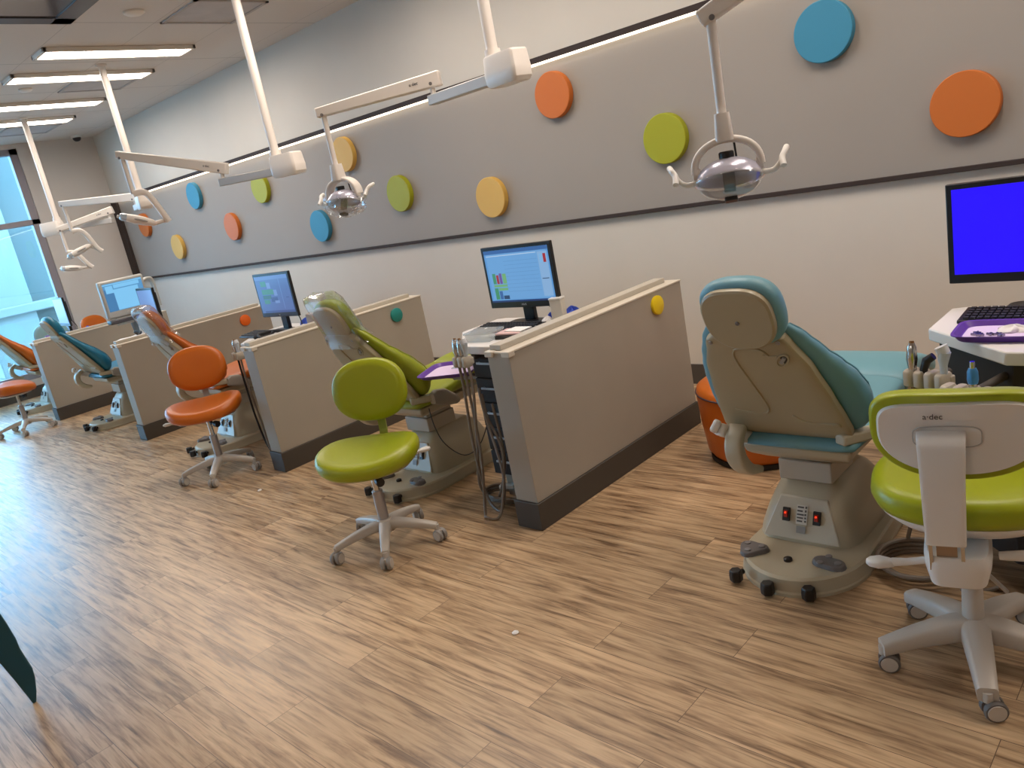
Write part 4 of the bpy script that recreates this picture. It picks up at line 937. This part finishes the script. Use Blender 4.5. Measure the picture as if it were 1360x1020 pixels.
# looped cord on the second worktop
b=MB(); b.tube(smooth([(-5.33,2.72,ZT+0.012),(-5.36,2.77,ZT+0.014),(-5.33,2.83,ZT+0.03),(-5.27,2.84,ZT+0.025),(-5.24,2.79,ZT+0.012),(-5.28,2.74,ZT+0.012),(-5.33,2.76,ZT+0.028),(-5.31,2.83,ZT+0.03),(-5.22,2.86,ZT+0.03),(-5.14,2.88,ZT+0.02),(-5.08,2.98,ZT+0.012)],6),0.011,8); tag(b.build('looped_cord',RUB),'black cord looped on the white worktop behind the second partition','cord')
b=MB(); b.prism(se2(0.06,0.045,24,3),ZT,ZT+0.10); o=b.build('paper_cup',mat('cup_taupe',(176,160,150),0.6)); o.location=(-5.08,3.09,0); tag(o,'short taupe cup at the foot of the slate screen monitor','cup')
# purple trays
def tray(x,y,z,rz,label,w=0.30,d=0.215):
    t=thing('instrument_tray',label,'tray',(x,y,z),rz,'purple instrument trays')
    o=se2(w/2,d/2,40,6); 
    R=lambda k,zz: [V((px_*k if k>0.9 else px_*k,py_*k,zz)) for px_,py_ in o]
    b=MB(); b.loft([R(0.88,0),R(0.90,0.002),R(0.98,0.018),R(1.03,0.02),R(1.03,0.023),R(0.975,0.022),R(0.885,0.005),R(0.3,0.004)]); b.build('body',PURP,t,angle=40)
    b=MB(); b.prism([(px_*0.84,py_*0.84) for px_,py_ in o],0.0052,0.0062); b.build('liner',LILAC,t)
    return t
tray(-0.585,2.81,ZT,0.06,'purple tray with silver brackets on the right worktop')
blob('gauze_pad',(-0.575,2.83,ZT+0.0065),0.05,0.032,0.018,PAPER,'white gauze pad lying in the right purple tray','gauze',21)
rnd=random.Random(11)
SILV=mat('silver_bits',(150,146,158),0.25,metal=0.9)
for k in range(9):
    x,y=-0.675+rnd.uniform(0,0.10),2.77+rnd.uniform(-0.015,0.025)
    b=MB(); a=rnd.uniform(0,3); dx,dy=0.012*math.cos(a),0.012*math.sin(a)
    b.bar((x-dx,y-dy,ZT+0.0105),(x+dx,y+dy,ZT+0.0105),0.006,0.006); b.bar((x-dy*0.6,y+dx*0.6,ZT+0.011),(x+dy*0.6,y-dx*0.6,ZT+0.011),0.005,0.007)
    tag(b.build('metal_clip',SILV),'tiny silver clip in the heap in the right purple tray','clip','silver clips in the tray')
# tray table beside the lime chair
t=thing('tray_arm','grey bracket arm carrying the purple tray beside the lime chair','tray arm',(-2.965,2.70,0))
b=MB(); b.bar((0,0,0.68),(-0.18,-0.03,0.68),0.05,0.024); b.build('arm',GREYP,t,bevel=0.004)
b=MB(); b.box(-0.33,-0.10,0.692,-0.12,0.07,0.704); b.build('plate',GREYP,t,bevel=0.004)
tray(-3.17,2.68,0.7045,0.45,'purple tray with a lilac liner beside the lime chair',0.32,0.30)
b=MB(); b.box(-0.05,-0.03,0,0.05,0.03,0.004); o=b.build('sealed_pouch',clear('pouch',(0.75,0.85,0.95),0.15,0.1,0.4),bevel=0.001); o.location=(-3.17,2.75,0.7115); o.rotation_euler=(0,0,0.3); tag(o,'clear blue sterile pouch on the tray by the lime chair','pouch')

# handpiece holders
def holder(x,y,z,rz,label,n,spread=0.036,arm=0.12):
    t=thing('handpiece_holder',label,'handpiece holder',(x,y,z),rz,'handpiece holders on the cabinets')
    b=MB(); b.tube([(0,arm,-0.005),(0,0.02,-0.005)],[0.013,0.013],12); b.build('mount_arm',mat('mount_dark',(70,64,58),0.5),t)
    for i in range(n):
        u=(i-(n-1)/2)*spread
        b=MB(); b.loft([se((u,-0.005,zz),(1,0,0),(0,1,0),a,c,18,3.5) for zz,a,c in ((-0.028,0.012,0.022),(-0.022,0.0155,0.03),(0.02,0.0155,0.03),(0.027,0.012,0.024))]); b.build('fork',mat('holder_beige',(186,176,160),0.42),t,angle=50)
    b=MB(); b.box(-(n/2)*spread,0.005,-0.02,(n/2)*spread,0.03,0.016); b.build('rail',mat('holder_beige',(186,176,160),0.42),t,bevel=0.006)
    return t
holder(-0.752,2.545,0.80,-0.35,'beige handpiece holder under the right worktop, left one',4,arm=0.10)
holder(-0.62,2.45,0.785,-0.25,'beige handpiece holder under the right worktop, right one',4,arm=0.22)
holder(-2.90,2.535,0.815,0.0,'beige handpiece holder at the worktop corner behind the nearest partition',3,0.034,arm=0.13)
holder(-5.30,2.55,0.80,0.0,'beige handpiece holder at the worktop corner behind the second partition',3,0.034,arm=0.12)
def handpiece(p,label,kind,hose,hm=HOSE):
    t=thing('handpiece',label,'handpiece',p,0,'handpieces in the holders')
    if kind=='syringe':
        b=MB(); b.tube([(0,0,-0.03),(0,0,0.03),(0,0,0.06),(0,0.004,0.10),(0,0.006,0.112)],[0.012,0.013,0.017,0.014,0.009],16); b.build('body',CHROME,t)
        b=MB(); b.tube([(0,0.006,0.11),(0,0.008,0.118)],[0.009,0.007],12); b.build('tip',mat('brass_tip',(150,110,70),0.3,metal=0.8),t)
    elif kind=='suction':
        b=MB(); b.tube([(0,0,-0.03),(0,0,0.05),(0,0,0.07),(0.004,0,0.095)],[0.011,0.011,0.016,0.019],16); b.build('body',mat('suction_grey',(196,204,210),0.3),t)
        b=MB(); b.tube([(0.004,0,0.09),(-0.006,0,0.112)],[0.018,0.020],12); b.build('tip',mat('suction_tip',(214,216,220),0.35),t)
    elif kind=='blue':
        b=MB(); b.tube([(0,0,-0.03),(0,0,0.04)],[0.011,0.012],14); b.build('body',CHROME,t)
        b=MB(); b.tube([(0,0,0.038),(0,0,0.05),(0,0,0.075),(0,0,0.085)],[0.013,0.0155,0.0145,0.010],14); b.build('grip',mat('grip_blue',(66,136,196),0.4),t)
        b=MB(); b.tube([(0,0,0.085),(0,0,0.105)],[0.008,0.007],12); b.build('tip',CHROME,t)
    else:
        b=MB(); b.tube([(0,0,-0.03),(0,0,0.03),(0.01,0,0.06),(0.03,0.0,0.075)],[0.010,0.012,0.014,0.012],14); b.build('body',BLACK,t)
    if hose:
        b=MB(); b.tube(smooth([(0,0,-0.03)]+hose,7),0.0075,8); b.build('hose',hm,t)
hz=[(0,0.0,-0.20),(0.03,0.03,-0.5),(0.06,0.12,-0.74),(0.12,0.22,-0.775)]
handpiece((-0.80,2.555,0.80),'silver syringe handpiece, leftmost in the right bay','syringe',[(0,0,-0.2),(0.02,0.05,-0.5),(0.10,0.10,-0.785),(0.2,0.13,-0.785)])
handpiece((-0.763,2.543,0.80),'black angled handpiece between syringe and suction in the right bay','angle',[(0,0.02,-0.25),(0.03,0.06,-0.6),(0.12,0.06,-0.785)])
handpiece((-0.700,2.522,0.80),'pale grey suction tip handpiece in the right bay','suction',[(0,0.02,-0.25),(0.02,0.08,-0.6),(0.12,0.14,-0.785)],WPLAS)
handpiece((-0.603,2.445,0.785),'handpiece with a blue grip in the right bay','blue',[(0,0.10,-0.10),(0.0,0.16,-0.25),(-0.04,0.17,-0.6),(-0.10,0.17,-0.77)])
handpiece((-2.934,2.53,0.815),'silver syringe handpiece at the left of the holder by the lime chair','syringe',[(0,0,-0.15),(-0.02,0.0,-0.45),(-0.03,0.02,-0.72),(0.03,0.0,-0.80),(0.13,-0.03,-0.79),(0.17,-0.01,-0.6),(0.06,0.05,-0.30),(0.02,0.08,-0.17)])
handpiece((-2.90,2.53,0.815),'silver syringe handpiece in the middle of the holder by the lime chair','syringe',[(0,0,-0.15),(0.0,-0.01,-0.5),(0.0,-0.06,-0.79),(0.07,-0.12,-0.80),(0.14,-0.08,-0.78),(0.12,0.03,-0.5),(0.03,0.06,-0.32),(0.0,0.08,-0.2)])
handpiece((-2.866,2.53,0.815),'small suction handpiece at the right of the holder by the lime chair','suction',[(0,0,-0.15),(-0.05,0.0,-0.42),(-0.14,0.03,-0.70),(-0.14,0.08,-0.80),(-0.05,0.06,-0.79),(0.05,0.07,-0.55),(0.03,0.08,-0.25)])
handpiece((-5.32,2.545,0.80),'silver syringe handpiece by the orange chair','syringe',[(0,0,-0.2),(0.02,0.0,-0.5),(0.10,0.0,-0.72),(0.2,0.05,-0.785)],RUB)
handpiece((-5.28,2.545,0.80),'small suction handpiece by the orange chair','suction',[(0,0,-0.2),(0.04,0.0,-0.5),(0.13,-0.03,-0.7),(0.22,0.03,-0.785)])
# hose coil and junction box on the floor by the lime chair
t=thing('hose_coil','coil of grey brown hoses on the floor under the lime chair holder','hose coil',(-2.93,2.66,0))
for k in range(3):
    b=MB(); r=0.10+0.012*k; b.tube([(r*1.25*math.cos(a)+0.01*k,r*0.72*math.sin(a),0.009+0.014*k+0.003*math.sin(3*a)) for a in [2*PI*i/36 for i in range(37)]],0.008,8); b.build('hose_loop',HOSE,t)
b=MB(); b.bar((-0.03,0.0,0.062),(0.05,0.03,0.062),0.035,0.02); b.build('connector',WPLAS,t,bevel=0.004)
t=thing('hose_coil','tangle of brown hoses on the floor behind the white backed stool','hose coil',(-0.885,2.74,0))
for k in range(4):
    b=MB(); r=0.12+0.015*k; b.tube([(r*0.9*math.cos(a)+0.01*k,r*0.85*math.sin(a)-0.01*k,0.010+0.015*k+0.004*math.sin(2*a+k)) for a in [2*PI*i/36 for i in range(37)]],0.009,8); b.build('hose_loop',HOSE,t)
b=MB(); b.tube(smooth([(-0.05,0.08,0.07),(-0.02,0.10,0.2),(0.02,0.14,0.34),(0.05,0.16,0.42)],6),0.008,8); b.build('hose_riser',HOSE,t)
# thin cord hanging from the lime chair
b=MB(); b.tube(smooth([(-3.37,2.62,0.50),(-3.33,2.60,0.40),(-3.27,2.60,0.30),(-3.15,2.62,0.24),(-3.05,2.66,0.30),(-3.0,2.72,0.45),(-2.975,2.74,0.6)],6),0.003,6); tag(b.build('thin_cord',RUB),'thin dark cord drooping between the lime chair and the cabinet','cord')
# bits on the far worktops
t=tray(-10.36,2.86,ZT,0.0,'purple tray on the farthest worktop beside the teal headrest')
blob('paper_towel',(-10.28,2.87,ZT+0.0065),0.06,0.04,0.03,PAPER,'crumpled white tissue in the farthest purple tray','tissue',31)
blob('nitrile_glove',(-9.97,3.09,ZT),0.05,0.03,0.05,GLOVE,'crumpled blue glove behind the farthest partition','glove',33,'blue gloves on worktops')
b=MB(); b.box(-0.13,-0.06,0,0.13,0.06,0.03); o=b.build('tissue_box',PAPER,bevel=0.004); o.location=(-7.60,2.70,ZT); o.rotation_euler=(0,0,0.9); tag(o,'white flat box on the worktop behind the third partition','box')
b=MB(); b.tube(smooth([(-7.52,2.72,ZT+0.035),(-7.58,2.78,ZT+0.055),(-7.68,2.76,ZT+0.06),(-7.74,2.82,ZT+0.012)],6),0.010,8); tag(b.build('looped_cord',RUB),'black cord lying across the white box behind the third partition','cord')

# ------------------------------------------------------------------ teal bench end at the lower left
PT=V((-3.5,0.456,0)); vd=V((PT.x,PT.y,0)).normalized(); S=V((vd.y,-vd.x,0)); Z=V((0,0,1))
t=thing('bench','deep teal curved bench end at the lower left edge','bench',(PT.x,PT.y,0))
o2=[(-0.007,0.0),(0.007,0.044),(0.019,0.100),(0.022,0.140),(0.013,0.199),(0.008,0.240),(0.008,0.281),(-0.001,0.355),(-0.015,0.443),(-0.057,0.583),(-0.130,0.731),(-0.24,0.74),(-0.198,0.592),(-0.151,0.438),(-0.095,0.300),(-0.069,0.220),(-0.046,0.123),(-0.028,0.040),(-0.020,0.0)]
b=MB(); b.plate(o2,(0,0,0),S,Z,vd,0.0,0.03); b.build('side_panel',DTEAL,t,bevel=0.005)
b=MB(); b.plate([(x-0.55,z) for x,z in o2],(0,0,0),S,Z,vd,0.0,0.03); b.build('side_panel',DTEAL,t,bevel=0.005)
b=MB(); b.plate([(-0.66,0.42),(-0.14,0.42),(-0.14,0.45),(-0.66,0.45)],(0,0,0),S,Z,vd,0.004,0.026); b.build('seat',TANW,t,bevel=0.004)

# scraps on the floor
for x,y,l in ((-2.0,1.72,'tiny white scrap on the open floor'),(-4.72,2.15,'tiny white scrap beside the second partition')):
    b=MB(); b.lathe([(0.012,0.0),(0.014,0.004),(0.008,0.009),(0,0.010)],(x,y,0.0),n=9); tag(b.build('paper_scrap',PAPER),l,'scrap','white scraps on the floor')

# ------------------------------------------------------------------ world, camera, render look
w=bpy.data.worlds.new('daylight'); SC.world=w; w.use_nodes=True
bg=w.node_tree.nodes['Background']; bg.inputs['Color'].default_value=(0.44,0.71,1.0,1); bg.inputs['Strength'].default_value=12.0

Rm=((0.7214340455120328,0.666521710554655,-0.18783430819486618),(0.04085886907767983,-0.3117461200610494,-0.94928652652543),(-0.6912766962609403,0.6771729217742832,-0.25213758787706686))
cam=bpy.data.cameras.new('camera'); co=bpy.data.objects.new('camera',cam); COL.objects.link(co)
r,dn,fw=[V(x) for x in Rm]
co.matrix_world=Matrix(((r.x,-dn.x,-fw.x,0),(r.y,-dn.y,-fw.y,0),(r.z,-dn.z,-fw.z,1.65),(0,0,0,1)))
cam.sensor_fit='HORIZONTAL'; cam.sensor_width=36.0; cam.lens=1034.47/1360*36.0; cam.clip_start=0.02
SC.camera=co
SC.view_settings.view_transform='Standard'; SC.view_settings.look='None'; SC.view_settings.gamma=1.0; SC.view_settings.use_curve_mapping=False
SC.view_settings.exposure=0.0
